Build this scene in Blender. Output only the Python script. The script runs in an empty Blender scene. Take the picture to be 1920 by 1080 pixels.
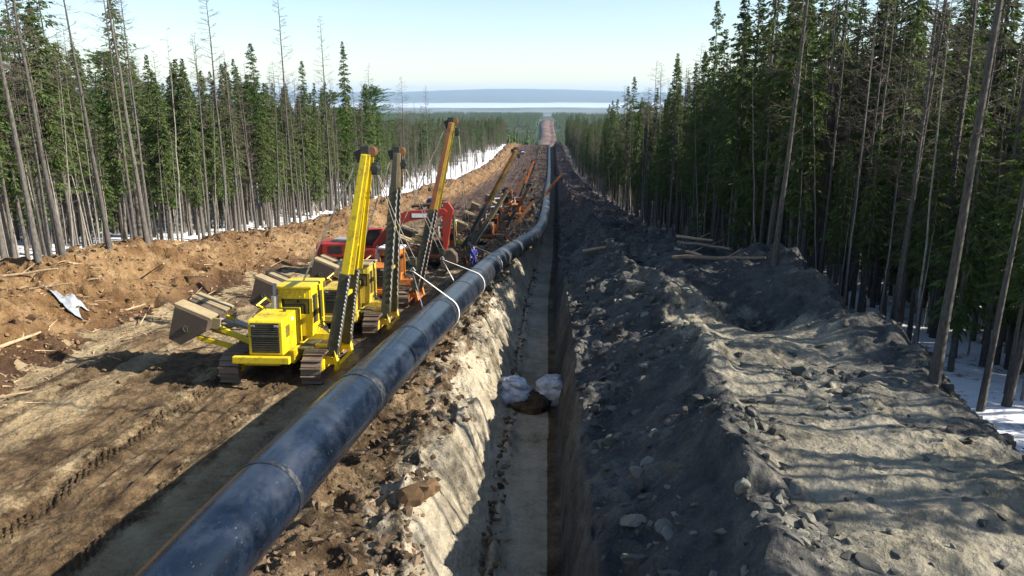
import bpy, math, random
import numpy as np
from mathutils import Vector, Matrix, Euler
R = math.radians
C = bpy.context.scene.collection
sc = bpy.context.scene
# ---------------------------------------------------------------- camera, sky, sun, exposure
F_PX, PITCH, YAW, CAM_H = 1400.0, R(14.5), R(2.66), 10.0
cd = bpy.data.cameras.new("Camera"); cam = bpy.data.objects.new("Camera", cd); C.objects.link(cam)
cam.location = (0, 0, CAM_H)
cam.rotation_euler = (R(90) - PITCH, 0, YAW)
cd.sensor_width = 36.0; cd.lens = 36.0 * F_PX / 1920.0
cd.clip_start = 0.1; cd.clip_end = 80000.0
sc.camera = cam
SUN_EL, SUN_AZ_OFF = R(32.0), R(4.5)           # shadows fall to the left and slightly away
w = bpy.data.worlds.new("World"); sc.world = w; w.use_nodes = True
nt = w.node_tree; nt.nodes.clear()
sky = nt.nodes.new("ShaderNodeTexSky"); sky.sky_type = 'NISHITA'; sky.sun_disc = False
sun_dir = Vector((math.cos(SUN_AZ_OFF) * math.cos(SUN_EL), -math.sin(SUN_AZ_OFF) * math.cos(SUN_EL), math.sin(SUN_EL)))
sky.sun_elevation = SUN_EL
sky.sun_rotation = math.atan2(sun_dir.x, sun_dir.y)
sky.altitude = 400; sky.air_density = 1.0; sky.dust_density = 0.5; sky.ozone_density = 1.0
bg = nt.nodes.new("ShaderNodeBackground"); bg.inputs[1].default_value = 0.082
ow = nt.nodes.new("ShaderNodeOutputWorld")
nt.links.new(sky.outputs[0], bg.inputs[0]); nt.links.new(bg.outputs[0], ow.inputs[0])
ld = bpy.data.lights.new("Sun", 'SUN'); ld.energy = 5.0; ld.angle = R(0.5); ld.color = (1.0, 0.93, 0.82)
sun = bpy.data.objects.new("Sun", ld); C.objects.link(sun)
sun.rotation_euler = (-sun_dir).to_track_quat('-Z', 'Y').to_euler()
sc.view_settings.view_transform = 'Standard'; sc.view_settings.look = 'None'
sc.view_settings.exposure = 1.25; sc.view_settings.gamma = 1.0; sc.view_settings.use_curve_mapping = False

rng = np.random.default_rng(7); random.seed(7)
# ---------------------------------------------------------------- helpers
def tag(o, label=None, cat=None, group=None, kind=None):
    if label: o['label'] = label
    if cat: o['category'] = cat
    if group: o['group'] = group
    if kind: o['kind'] = kind
    return o
def empty(name, loc, rz=0.0, rx=0.0):
    o = bpy.data.objects.new(name, None); C.objects.link(o); o.location = loc; o.rotation_euler = (rx, 0, rz)
    o.empty_display_size = 0.3; return o
def mesh_np(name, v, f, smooth=True):
    """v (n,3), f (m,k) ndarray of one polygon size"""
    v = np.asarray(v, dtype=np.float32); f = np.asarray(f, dtype=np.int32)
    me = bpy.data.meshes.new(name); k = f.shape[1]
    me.vertices.add(len(v)); me.vertices.foreach_set('co', v.ravel())
    me.loops.add(f.size); me.loops.foreach_set('vertex_index', f.ravel())
    me.polygons.add(len(f)); me.polygons.foreach_set('loop_start', np.arange(0, f.size, k, dtype=np.int32))
    me.update(calc_edges=True); me.validate()
    if smooth: me.polygons.foreach_set('use_smooth', np.ones(len(me.polygons), dtype=bool))
    return me
def link(name, me, mat=None, parent=None):
    o = bpy.data.objects.new(name, me); C.objects.link(o)
    if mat is not None and me is not None and len(me.materials) == 0: me.materials.append(mat)
    if parent is not None: o.parent = parent
    return o
class MB:
    def __init__(s): s.v = []; s.f = []
    def add(s, vs, fs):
        n = len(s.v); s.v += [tuple(p) for p in vs]; s.f += [tuple(i + n for i in q) for q in fs]; return s
    def box(s, c, d, rot=None, taper=1.0):
        hx, hy, hz = d[0] / 2, d[1] / 2, d[2] / 2
        vs = []
        for z in (-hz, hz):
            k = taper if z > 0 else 1.0
            for x, y in ((-hx, -hy), (hx, -hy), (hx, hy), (-hx, hy)): vs.append(Vector((x * k, y * k, z)))
        if rot is not None:
            m = Euler(rot).to_matrix(); vs = [m @ p for p in vs]
        vs = [p + Vector(c) for p in vs]
        return s.add(vs, [(3, 2, 1, 0), (4, 5, 6, 7), (0, 1, 5, 4), (1, 2, 6, 5), (2, 3, 7, 6), (3, 0, 4, 7)])
    def beam(s, a, b, w, h, w2=None, h2=None, up=(0, 0, 1)):
        a, b = Vector(a), Vector(b); d = (b - a).normalized(); u = Vector(up)
        if abs(d.dot(u)) > .98: u = Vector((0, 1, 0))
        x = d.cross(u).normalized(); y = x.cross(d).normalized()
        w2 = w if w2 is None else w2; h2 = h if h2 is None else h2
        vs = [a + x * sx * w / 2 + y * sy * h / 2 for sx, sy in ((-1, -1), (1, -1), (1, 1), (-1, 1))]
        vs += [b + x * sx * w2 / 2 + y * sy * h2 / 2 for sx, sy in ((-1, -1), (1, -1), (1, 1), (-1, 1))]
        return s.add(vs, [(3, 2, 1, 0), (4, 5, 6, 7), (0, 1, 5, 4), (1, 2, 6, 5), (2, 3, 7, 6), (3, 0, 4, 7)])
    def tube(s, pts, r, n=8, r2=None, cap=True):
        pts = [Vector(p) for p in pts]; m = len(pts); vs = []; fs = []
        ref = Vector((0, 0, 1))
        for i, p in enumerate(pts):
            d = (pts[min(i + 1, m - 1)] - pts[max(i - 1, 0)]).normalized()
            if abs(d.dot(ref)) > .95: ref = Vector((1, 0, 0)) if abs(d.x) < .9 else Vector((0, 1, 0))
            x = d.cross(ref).normalized(); y = x.cross(d).normalized(); ref = y
            t = i / max(1, m - 1); rr = r if r2 is None else r + (r2 - r) * t
            for k in range(n):
                a = 2 * math.pi * k / n; vs.append(p + x * math.cos(a) * rr + y * math.sin(a) * rr)
        for i in range(m - 1):
            for k in range(n):
                fs.append((i * n + k, i * n + (k + 1) % n, (i + 1) * n + (k + 1) % n, (i + 1) * n + k))
        if cap: fs.append(tuple(range(n))[::-1]); fs.append(tuple((m - 1) * n + k for k in range(n)))
        return s.add(vs, fs)
    def prism(s, prof, x0, x1, axis='x'):
        """profile in (y,z) extruded along x, or in (x,z) along y"""
        n = len(prof)
        if axis == 'x': vs = [(x0, a, b) for a, b in prof] + [(x1, a, b) for a, b in prof]
        else: vs = [(a, x0, b) for a, b in prof] + [(a, x1, b) for a, b in prof]
        fs = [tuple(range(n))[::-1], tuple(range(n, 2 * n))] + [(i, (i + 1) % n, n + (i + 1) % n, n + i) for i in range(n)]
        return s.add(vs, fs)
    def build(s, name, mat, parent=None, bevel=0.0, smooth=False):
        me = bpy.data.meshes.new(name); me.from_pydata(s.v, [], s.f); me.update()
        import bmesh
        b = bmesh.new(); b.from_mesh(me); bmesh.ops.recalc_face_normals(b, faces=b.faces); b.to_mesh(me); b.free()
        if smooth:
            me.polygons.foreach_set('use_smooth', [True] * len(me.polygons))
            try: me.set_sharp_from_angle(angle=R(40))
            except Exception: pass
        o = link(name, me, mat, parent)
        if bevel:
            m = o.modifiers.new('bevel', 'BEVEL'); m.width = bevel; m.segments = 2; m.limit_method = 'ANGLE'; m.angle_limit = R(40)
        return o
# value noise
_perm = rng.random((257, 257)).astype(np.float32)
def vn(x, y, seed=0):
    x = np.asarray(x, dtype=np.float64) + seed * 37.17; y = np.asarray(y, dtype=np.float64) + seed * 91.7
    xi = np.floor(x).astype(np.int64); yi = np.floor(y).astype(np.int64); fx = x - xi; fy = y - yi
    fx = fx * fx * fx * (fx * (fx * 6 - 15) + 10); fy = fy * fy * fy * (fy * (fy * 6 - 15) + 10)
    a = _perm[xi % 257, yi % 257]; b = _perm[(xi + 1) % 257, yi % 257]; c = _perm[xi % 257, (yi + 1) % 257]; d = _perm[(xi + 1) % 257, (yi + 1) % 257]
    return ((a * (1 - fx) + b * fx) * (1 - fy) + (c * (1 - fx) + d * fx) * fy) * 2 - 1
def fbm(x, y, wl, oct=3, seed=0, gain=.5):
    s = 0; a = 1; k = 1.0 / wl
    ca, sa = .8, .6
    for i in range(oct):
        s = s + a * vn(x * k * ca - y * k * sa, x * k * sa + y * k * ca, seed + i * 3); a *= gain; k *= 2.07; ca, sa = ca * .6 - sa * .8, ca * .8 + sa * .6
    return s
def ridge(x, y, wl, oct=3, seed=0):
    s = 0; a = 1; k = 1.0 / wl
    for i in range(oct):
        s = s + a * (1 - 2.2 * np.abs(vn(x * k * .77 - y * k * .63, x * k * .63 + y * k * .77, seed + i * 5))); a *= .5; k *= 2.1
    return s
def ss(a, b, x):
    t = np.clip((x - a) / (b - a), 0, 1); return t * t * (3 - 2 * t)
# ---------------------------------------------------------------- terrain height
PY = np.array([-200, -60, 0, 14, 31, 50, 65, 90, 137, 238, 340, 430, 560, 640, 760], float)
PZ = np.array([2, .5, 0, 0, -.8, -2.6, -4.4, -7.2, -10.6, -18.3, -23.6, -25.9, -26.2, -31, -44], float)
def base(Y):
    Y = np.asarray(Y, float); s = 0
    for o, wt in ((-5, .2), (-2.5, .2), (0, .2), (2.5, .2), (5, .2)): s = s + wt * np.interp(Y + o * np.clip(Y / 40, .4, 5), PY, PZ)
    return s
def tc(Y): return np.interp(Y, [0, 60, 100, 130, 294, 560], [-.5, -.4, .35, .65, 2.6, 3.8])
def topL(Y): return tc(Y) + np.interp(Y, [0, 70, 100, 600], [-2.8, -2.9, -1.7, -1.7]) + (.5 * vn(Y / 3.1, Y * 0 + 3.3, 4) + .16 * vn(Y / .8, Y * 0 + 1.3, 7)) * np.interp(Y, [60, 120], [1, .5])
def xr(Y): return np.interp(Y, [8, 16, 24, 34, 50, 90, 160, 600], [9.3, 10.2, 11.6, 12.4, 11.0, 10.2, 9.6, 9.6]) + .7 * vn(Y / 4., Y * 0, 11)
RUTS = [(-12.9, .03, .50, .24, .17), (-10.3, .03, .50, .19, .17), (-16.3, .05, .45, .10, .16), (-14.3, .04, .42, .12, .16), (-18.2, .06, .45, .10, .15), (-11.5, .05, .4, .08, .16), (-8.6, -.01, .45, .12, .17)]
def height(X, Y):
    X, Y = np.broadcast_arrays(np.asarray(X, float), np.asarray(Y, float))
    b = base(Y); z = np.zeros_like(b); c = tc(Y); s = X - c
    big = fbm(X, Y, 9, 3, 1); mid = fbm(X, Y, 2.2, 3, 5); fine = fbm(X, Y, .7, 3, 9); rg = ridge(X, Y, 1.7, 3, 21)
    wob = .9 * fbm(X * 0 + 5, Y, 6, 2, 40)
    # left berm
    ber = ss(-20.2, -26.4, X + wob) * (1 - .40 * ss(-27.2, -31.0, X + wob * .6))
    bh = 2.35 + .75 * vn(Y / 7., Y * 0 + 9, 3) + .35 * vn(Y / 2.3, X / 4, 8)
    bm = ss(-20.0, -21.6, X + wob) * (1 - ss(-29.0, -31.0, X + wob * .6))
    z = z + np.where(X < -19, ber * bh * np.interp(Y, [300, 500], [1, .7]), 0)
    z = z + bm * (.24 * mid + .30 * rg + .17 * fine)
    # forest floors
    z = z + ss(-30, -36, X) * (.35 * big) + ss(13, 18, X) * (-.1 + .3 * big + .06 * mid)
    # track
    tr = ss(-21.2, -20.2, X + wob) * (1 - ss(-7.0, -6.0, X))
    lon = fbm(X * 1.0, Y * .09, .9, 3, 200)
    z = z + tr * (.05 * big + .05 * mid + .05 * fine + .07 * lon + .10 * ss(-19, -21, X))
    for (x0, k, wd, am, per) in RUTS:
        xc = x0 + k * (Y - 14); m = np.exp(-((X - xc) / wd) ** 4)
        gate = ss(-.95, -.45, vn(Y / 4., Y * 0 + x0, 30)) * (1 - ss(30, 42, Y))
        gr_ = np.abs(np.sin((Y + 1.1 * np.abs(X - xc) + .5 * (X - xc)) * math.pi / (per * 1.6) + 1.2 * vn(X * 1.1, Y / 1.5, 6)))
        z = z + tr * m * (am * gate * (gr_ * (.85 + .45 * fine)) - .06) + tr * .05 * np.exp(-((np.abs(X - xc) - wd * 1.15) / .12) ** 2) * (1 + mid)
    # bank under the pipe
    tl = topL(Y)
    bk = ss(-7.0, -5.6, X) * (1 - ss(tl - .2, tl + .5, X))
    r2 = ridge(X, Y, .42, 2, 130)
    z = z + bk * (.24 * mid + .20 * rg + .13 * fine + .075 * r2 + .12 + .25 * ss(60, 90, Y))
    # trench
    flo = -2.7 + .05 * fbm(X, Y, 1.5, 3, 14)
    wl_ = np.clip((X - tl) / np.maximum((c - 1.1) - tl, .3), 0, 1)
    led = .30 * vn(wl_ * 3.2 + vn(Y / 3, X * 0, 17) * 1.2, Y / 1.3, 12) + .17 * fbm(X, Y, .7, 4, 55) + .12 * ridge(X * .6, Y, .9, 2, 140)
    wallz = -2.55 * (wl_ ** 1.35) * (1 - .12 * np.sin(wl_ * 6.3))
    inw = (X > tl) & (s < -1.1 + .1)
    z = np.where((X > tl) & (s <= -1.1), wallz + .1 * bk + led * np.sin(np.pi * np.clip(wl_, 0, 1)) * 1.6 + .12 * (1 - wl_) , z)
    # slumped clods along the foot of the left wall
    foot = np.exp(-((s + .95) / .28) ** 2) * np.clip(.25 + .55 * vn(Y / 1.1, Y * 0, 70), 0, .6)
    z = np.where((s > -1.1) & (s < 1.05), flo + foot, z)
    rw = np.clip((s - 1.05) / .62, 0, 1)
    rtop = .15 + .12 * fine
    z = np.where((s >= 1.05) & (s < 1.67), flo * (1 - rw ** .8) + rtop * rw ** .8 + .45 * fbm(X * .3, Y, .9, 4, 61) * np.sin(np.pi * rw), z)
    # spoil bank right
    xc_ = np.interp(Y, [8, 16, 24, 32, 45, 80, 600], [3.6, 4.1, 5.0, 5.2, 4.6, 4.4, 4.4]) + .35 * vn(Y / 2.5, Y * 0, 77)
    xR = xr(Y)
    up = np.clip((s - 1.6) / np.maximum(xc_ - c - 1.6, .5), 0, 1); up = .25 * up + .75 * np.clip(up, 0, 1) ** 1.25
    dn = 1 - ss(xR, xR + 3.0, X)
    T = 2.15 + .22 * np.exp(-((X - xc_ - .25) / .5) ** 2) + np.interp(Y, [18, 45, 80], [.10, .8, .6]) * big + np.interp(Y, [20, 45], [.07, .32]) * mid
    T = T + 1.8 * np.exp(-((X - 12.3) / 3.2) ** 2 - ((Y - 38) / 4.2) ** 2) + .5 * np.exp(-((X - 11) / 1.5) ** 2 - ((Y - 27) / 3) ** 2)
    T = T - 2.0 * np.exp(-((X - 8.9) / 1.5) ** 2 - ((Y - 31.5) / 3.3) ** 2) - .8 * np.exp(-((X - 4.4) / 2.0) ** 2 - ((Y - 29.5) / 1.2) ** 2) - .9 * np.exp(-((X - 6.) / 1.3) ** 2 - ((Y - 41) / 5) ** 2)
    T = T + .5 * np.exp(-((X - 6.3) / .9) ** 2 - ((Y - 36) / 2.) ** 2)
    edge = np.clip(np.exp(-((X - xc_ - .2) / .6) ** 2) + np.exp(-((X - xR - 1.0) / 1.3) ** 2) + .7 * ss(40, 60, Y) + .8 * np.exp(-((X - 12.8) / 1.6) ** 2 - ((Y - 26) / 5) ** 2) + .6 * np.exp(-((X - 8.2) / .8) ** 2 - ((Y - 20.5) / 2.) ** 2), 0, 1.2)
    face = np.clip(1 - up, 0, 1) * (.55 + .45 * ss(-.1, .5, fbm(X, Y, 3.1, 2, 411)))
    r3 = ridge(X, Y, .5, 3, 150)
    sp = up * dn * T + (.008 + .03 * ss(.2, .8, mid) + .05 * np.exp(-((s - 2.4) / .9) ** 2)) * dn * r3 * (1 - ss(60, 90, Y)) + (edge + face + .22 + .5 * ss(26, 30, Y)) * dn * (.12 * mid + .17 * rg + .13 * fine) + .03 * fine
    for xc2 in (6.9, 9.0):
        sp = sp + dn * up * (1 - ss(24, 27, Y)) * np.exp(-((X - xc2 - .04 * (Y - 14)) / .33) ** 4) * (.09 * np.abs(np.sin((Y + .6 * X) * math.pi / .28 + vn(X, Y, 3))) * (.6 + .8 * mid) - .07)
    z = np.where(s >= 1.67, z + sp + rtop * (1 - ss(1.67, 2.6, s)), z)
    # hummocks on the far track left by dozers
    z = z + ss(60, 90, Y) * (1 - ss(-7, -5, X)) * ss(-20, -18, X) * (.22 * mid + .10 * rg + .12 * np.sin(Y * .9 + 2 * vn(X / 3, Y / 9, 44)) * ss(80, 110, Y))
    z = z * (1 - ss(600, 640, Y))
    return b + z
def hz(x, y): return float(height(np.array([x]), np.array([y]))[0])
def ray(px, py):
    u = (px - 960) / F_PX; v = (py - 540) / F_PX
    f = math.cos(PITCH) - v * math.sin(PITCH); dn = math.sin(PITCH) + v * math.cos(PITCH)
    return u * math.cos(YAW) - f * math.sin(YAW), u * math.sin(YAW) + f * math.cos(YAW), -dn
def projx(X, Y, Z):
    x = X * math.cos(YAW) + Y * math.sin(YAW); y = -X * math.sin(YAW) + Y * math.cos(YAW); z = Z - CAM_H
    d = y * math.cos(PITCH) - z * math.sin(PITCH)
    return 960 + F_PX * x / d, 540 - F_PX * (z * math.cos(PITCH) + y * math.sin(PITCH)) / d, d
# ---------------------------------------------------------------- materials
def nodemat(name):
    m = bpy.data.materials.new(name); m.use_nodes = True; t = m.node_tree
    b = t.nodes['Principled BSDF']; return m, t, b
def N(t, typ, **kw):
    n = t.nodes.new(typ)
    for k, v in kw.items():
        if isinstance(k, str) and hasattr(n, k): setattr(n, k, v)
    return n
def noise(t, vec, scale, detail=5, rough=.6, dist=0.0):
    n = t.nodes.new('ShaderNodeTexNoise'); n.inputs['Scale'].default_value = scale; n.inputs['Detail'].default_value = detail
    n.inputs['Roughness'].default_value = rough; n.inputs['Distortion'].default_value = dist
    t.links.new(vec, n.inputs['Vector']); return n.outputs['Fac']
def ramp(t, fac, stops, interp='LINEAR'):
    r = t.nodes.new('ShaderNodeValToRGB'); r.color_ramp.interpolation = interp
    e = r.color_ramp.elements
    while len(e) < len(stops): e.new(.5)
    for i, (p, c) in enumerate(stops):
        e[i].position = p; e[i].color = (*c, 1) if len(c) == 3 else c
    t.links.new(fac, r.inputs[0]); return r.outputs[0]
def mix(t, fac, a, b, mode='MIX'):
    m = t.nodes.new('ShaderNodeMix'); m.data_type = 'RGBA'; m.blend_type = mode
    for s_, v in ((0, fac), (6, a), (7, b)):
        if isinstance(v, (int, float)): m.inputs[s_].default_value = v
        elif isinstance(v, tuple): m.inputs[s_].default_value = (*v, 1)
        else: t.links.new(v, m.inputs[s_])
    return m.outputs[2]
def mth(t, op, a, b=None, c=None):
    m = t.nodes.new('ShaderNodeMath'); m.operation = op
    for i, v in enumerate((a, b, c)):
        if v is None: continue
        if isinstance(v, (int, float)): m.inputs[i].default_value = v
        else: t.links.new(v, m.inputs[i])
    return m.outputs[0]
def bump(t, b, hgt, strength=.5, dist=.05):
    n = t.nodes.new('ShaderNodeBump'); n.inputs['Strength'].default_value = strength; n.inputs['Distance'].default_value = dist
    t.links.new(hgt, n.inputs['Height']); t.links.new(n.outputs[0], b.inputs['Normal'])
def wpos(t): return t.nodes.new('ShaderNodeNewGeometry').outputs['Position']
def sepxyz(t, v):
    s = t.nodes.new('ShaderNodeSeparateXYZ'); t.links.new(v, s.inputs[0]); return s.outputs
def attr(t, name):
    a = t.nodes.new('ShaderNodeAttribute'); a.attribute_name = name; return a.outputs['Fac']
def mapr(t, v, a, b, c=0.0, d=1.0):
    m = t.nodes.new('ShaderNodeMapRange'); t.links.new(v, m.inputs[0])
    for i, q in enumerate((a, b, c, d)): m.inputs[i + 1].default_value = q
    return m.outputs[0]
def soil(name, cols, cols2=None, bump_s=.6, snow=False, big=.16, fineness=5.0, far=((.15, .075, .045), .55)):
    """cols: dark, mid, light of the brown soil; cols2 the second soil, on the spoil its sunlit top, picked by the 'tone' attribute"""
    m, t, b = nodemat(name); p = wpos(t)
    n1 = noise(t, p, big, 6, .65); n2 = noise(t, p, 1.3, 6, .7); n3 = noise(t, p, fineness * 3, 4, .7)
    f = mth(t, 'ADD', mth(t, 'MULTIPLY', n1, .45), mth(t, 'ADD', mth(t, 'MULTIPLY', n2, .35), mth(t, 'MULTIPLY', n3, .2)))
    col = ramp(t, f, [(.40, cols[0]), (.5, cols[1]), (.60, cols[2])])
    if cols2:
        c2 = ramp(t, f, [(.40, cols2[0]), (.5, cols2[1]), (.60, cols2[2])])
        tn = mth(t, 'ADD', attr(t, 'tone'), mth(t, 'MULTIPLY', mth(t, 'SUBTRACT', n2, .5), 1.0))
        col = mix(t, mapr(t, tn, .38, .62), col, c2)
    y = sepxyz(t, p)[1]
    v = t.nodes.new('ShaderNodeTexVoronoi'); v.inputs['Scale'].default_value = fineness; t.links.new(p, v.inputs['Vector'])
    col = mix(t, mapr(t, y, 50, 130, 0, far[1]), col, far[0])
    t.links.new(col, b.inputs['Base Color']); b.inputs['Roughness'].default_value = .95
    b.inputs['Specular IOR Level'].default_value = .2
    h = mth(t, 'ADD', mth(t, 'MULTIPLY', n3, .8), mth(t, 'ADD', mth(t, 'MULTIPLY', v.outputs['Distance'], .9), mth(t, 'MULTIPLY', n2, 1.4)))
    bump(t, b, h, bump_s, .12)
    return m
M = {}
M['track'] = soil('packed_soil', far=((.055, .032, .026), .88), cols=((.035, .021, .011), (.115, .076, .04), (.21, .15, .082)), cols2=((.15, .108, .06), (.26, .195, .11), (.36, .285, .17)), bump_s=.8, big=.22)  # far colour paints the tree shadow onto the distant track
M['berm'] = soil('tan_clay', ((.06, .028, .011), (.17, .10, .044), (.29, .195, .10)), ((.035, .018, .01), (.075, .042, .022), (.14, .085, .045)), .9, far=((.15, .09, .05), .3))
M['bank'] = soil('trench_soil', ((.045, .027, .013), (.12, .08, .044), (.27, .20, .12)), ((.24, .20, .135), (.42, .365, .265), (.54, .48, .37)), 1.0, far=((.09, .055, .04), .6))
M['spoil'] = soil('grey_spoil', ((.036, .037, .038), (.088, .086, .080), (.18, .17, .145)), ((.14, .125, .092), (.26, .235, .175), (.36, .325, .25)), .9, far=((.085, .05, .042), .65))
def snow_mat():
    m, t, b = nodemat('old_snow'); p = wpos(t)
    n1 = noise(t, p, .35, 6, .7); n2 = noise(t, p, 2.5, 5, .7)
    f = mth(t, 'ADD', mth(t, 'MULTIPLY', n1, .6), mth(t, 'MULTIPLY', n2, .4))
    col = ramp(t, f, [(.36, (.10, .07, .045)), (.42, (.35, .31, .26)), (.455, (.78, .79, .82)), (1, (.88, .89, .92))])
    y = sepxyz(t, p)[1]
    xx = sepxyz(t, p)[0]
    col = mix(t, mth(t, 'MULTIPLY', mapr(t, y, 45, 80, 0, .85), mapr(t, xx, 0, 5)), col, (.07, .055, .04))
    col = mix(t, mapr(t, y, 560, 700, 0, 1), col, (.035, .042, .025))
    t.links.new(col, b.inputs['Base Color']); b.inputs['Roughness'].default_value = .75
    bump(t, b, f, .5, .15); return m
M['snow'] = snow_mat()
def far_mat():
    m, t, b = nodemat('far_forest_floor'); p = wpos(t)
    n1 = noise(t, p, .0012, 5, .6); n2 = noise(t, p, .015, 6, .7)
    g = ramp(t, n2, [(.35, (.02, .028, .016)), (.65, (.05, .062, .036))])
    pl = ramp(t, n1, [(.42, (.05, .06, .055)), (.58, (.13, .14, .13))])
    col = mix(t, attr(t, 'plain'), g, pl)
    col = mix(t, attr(t, 'snow_mist'), col, (.42, .47, .53))
    t.links.new(col, b.inputs['Base Color']); b.inputs['Roughness'].default_value = .9; return m
M['far'] = far_mat()
def metal_paint(name, col, dirt=(.10, .07, .045), amount=.5, rough=.42):
    m, t, b = nodemat(name)
    tcn = t.nodes.new('ShaderNodeTexCoord').outputs['Object']
    n1 = noise(t, tcn, 1.6, 7, .7); n2 = noise(t, tcn, 9, 5, .7)
    f = mth(t, 'ADD', mth(t, 'MULTIPLY', n1, .6), mth(t, 'MULTIPLY', n2, .4))
    g = t.nodes.new('ShaderNodeNewGeometry').outputs['Pointiness']
    d = mapr(t, f, .62 - amount * .22, .72 - amount * .15)
    c = mix(t, mth(t, 'MULTIPLY', d, .85), col, dirt)
    c = mix(t, mapr(t, n2, .4, .75, 0, .25), c, (col[0] * .6, col[1] * .55, col[2] * .5))
    t.links.new(c, b.inputs['Base Color'])
    t.links.new(mapr(t, d, 0, 1, rough, .85), b.inputs['Roughness'])
    bump(t, b, n2, .12, .01); return m
M['yellow'] = metal_paint('yellow_paint', (.66, .49, .014), amount=.42)
M['yellow2'] = metal_paint('dusty_yellow_paint', (.55, .40, .05), amount=.55)
M['orange'] = metal_paint('orange_paint', (.52, .17, .025), amount=.6)
M['rust'] = metal_paint('rust_orange_paint', (.30, .11, .03), amount=.8)
M['red'] = metal_paint('red_paint', (.34, .026, .014), amount=.5)
M['white'] = metal_paint('white_paint', (.75, .76, .76), amount=.2)
M['blue'] = metal_paint('blue_paint', (.03, .08, .38), amount=.2)
M['black'] = metal_paint('black_steel', (.02, .02, .018), (.07, .055, .04), .55, .55)
M['grease'] = metal_paint('greasy_steel', (.045, .042, .025), (.12, .11, .06), .6, .6)
M['steel'] = metal_paint('worn_track_steel', (.16, .115, .08), (.22, .16, .10), .6, .55)
M['weight'] = metal_paint('brown_weight_steel', (.07, .05, .035), (.13, .09, .055), .6, .7)
M['tan'] = metal_paint('sunlit_tan_plate', (.25, .19, .10), (.36, .29, .17), .7, .85)  # paler tan paints sunlight onto the weight plates and boom edges
M['grey'] = metal_paint('grey_steel', (.30, .29, .28), (.15, .12, .09), .4, .45)
M['rubber'] = metal_paint('rubber', (.02, .02, .02), (.08, .06, .04), .5, .8)
def glass():
    m, t, b = nodemat('window_glass'); b.inputs['Base Color'].default_value = (.02, .025, .03, 1)
    b.inputs['Roughness'].default_value = .06; b.inputs['Specular IOR Level'].default_value = .6; return m
M['glass'] = glass()
def plain(name, col, rough=.8, nz=.25, sc_=8.0, bs=.2):
    m, t, b = nodemat(name); tcn = t.nodes.new('ShaderNodeTexCoord').outputs['Object']
    n = noise(t, tcn, sc_, 5, .65)
    t.links.new(mix(t, mapr(t, n, .3, .7), tuple(c * (1 - nz) for c in col), tuple(min(1, c * (1 + nz)) for c in col)), b.inputs['Base Color'])
    b.inputs['Roughness'].default_value = rough; bump(t, b, n, bs, .02); return m
M['strap'] = plain('white_webbing', (.68, .65, .60), .85)
M['cable'] = plain('hoist_rope', (.34, .30, .25), .6)
M['sack'] = plain('white_woven_sack', (.46, .47, .50), .8, .45, 3, .9)
M['tarp'] = plain('grey_plastic_sheet', (.24, .26, .28), .4, .2, 3, .5)
M['wood'] = plain('split_wood', (.36, .26, .15), .9, .35)
M['log'] = plain('weathered_log', (.20, .15, .10), .95, .4)
M['cloth_blue'] = plain('blue_workwear', (.025, .035, .22), .9, .2)
M['skin'] = plain('skin', (.42, .25, .18), .6, .05)
def bark(name, c1, c2):
    m, t, b = nodemat(name); tcn = t.nodes.new('ShaderNodeTexCoord').outputs['Object']
    mp = t.nodes.new('ShaderNodeMapping'); mp.inputs['Scale'].default_value = (6, 6, 1.2); t.links.new(tcn, mp.inputs[0])
    n = noise(t, mp.outputs[0], 3, 5, .7)
    oi = t.nodes.new('ShaderNodeObjectInfo').outputs['Random']
    c = mix(t, mapr(t, n, .35, .65), c1, c2)
    c = mix(t, mth(t, 'MULTIPLY', oi, .4), c, tuple(q * .5 for q in c1))
    t.links.new(c, b.inputs['Base Color']); b.inputs['Roughness'].default_value = .95; bump(t, b, n, .6, .03); return m
M['bark'] = bark('spruce_bark', (.055, .046, .038), (.18, .16, .135))
M['bark_larch'] = bark('larch_bark', (.04, .034, .03), (.155, .14, .12))
M['bark_pale'] = bark('pale_bark', (.16, .14, .115), (.34, .31, .27))
M['twig'] = bark('bare_twigs', (.075, .055, .045), (.15, .115, .095))
def foliage(name, d, l):
    m, t, b = nodemat(name); tcn = t.nodes.new('ShaderNodeTexCoord').outputs['Object']
    n = noise(t, tcn, .9, 4, .6); n2 = noise(t, tcn, 7, 3, .6)
    oi = t.nodes.new('ShaderNodeObjectInfo').outputs['Random']
    c = mix(t, mapr(t, n, .35, .65), d, l)
    c = mix(t, mapr(t, n2, .5, .75, 0, .5), c, tuple(q * 1.7 for q in l))
    c = mix(t, mth(t, 'MULTIPLY', oi, .45), c, (.05, .055, .022))
    t.links.new(c, b.inputs['Base Color']); b.inputs['Roughness'].default_value = .75; b.inputs['Specular IOR Level'].default_value = .25
    tr = t.nodes.new('ShaderNodeBsdfTranslucent'); tr.inputs[0].default_value = (l[0] * 1.6, l[1] * 1.8, l[2], 1)
    mx = t.nodes.new('ShaderNodeMixShader'); mx.inputs[0].default_value = .14
    o = t.nodes['Material Output']; t.links.new(b.outputs[0], mx.inputs[1]); t.links.new(tr.outputs[0], mx.inputs[2]); t.links.new(mx.outputs[0], o.inputs[0])
    return m
M['needles'] = foliage('spruce_needles', (.028, .054, .013), (.088, .125, .029))
M['pine'] = foliage('pine_needles', (.03, .07, .016), (.07, .14, .03))
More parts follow.
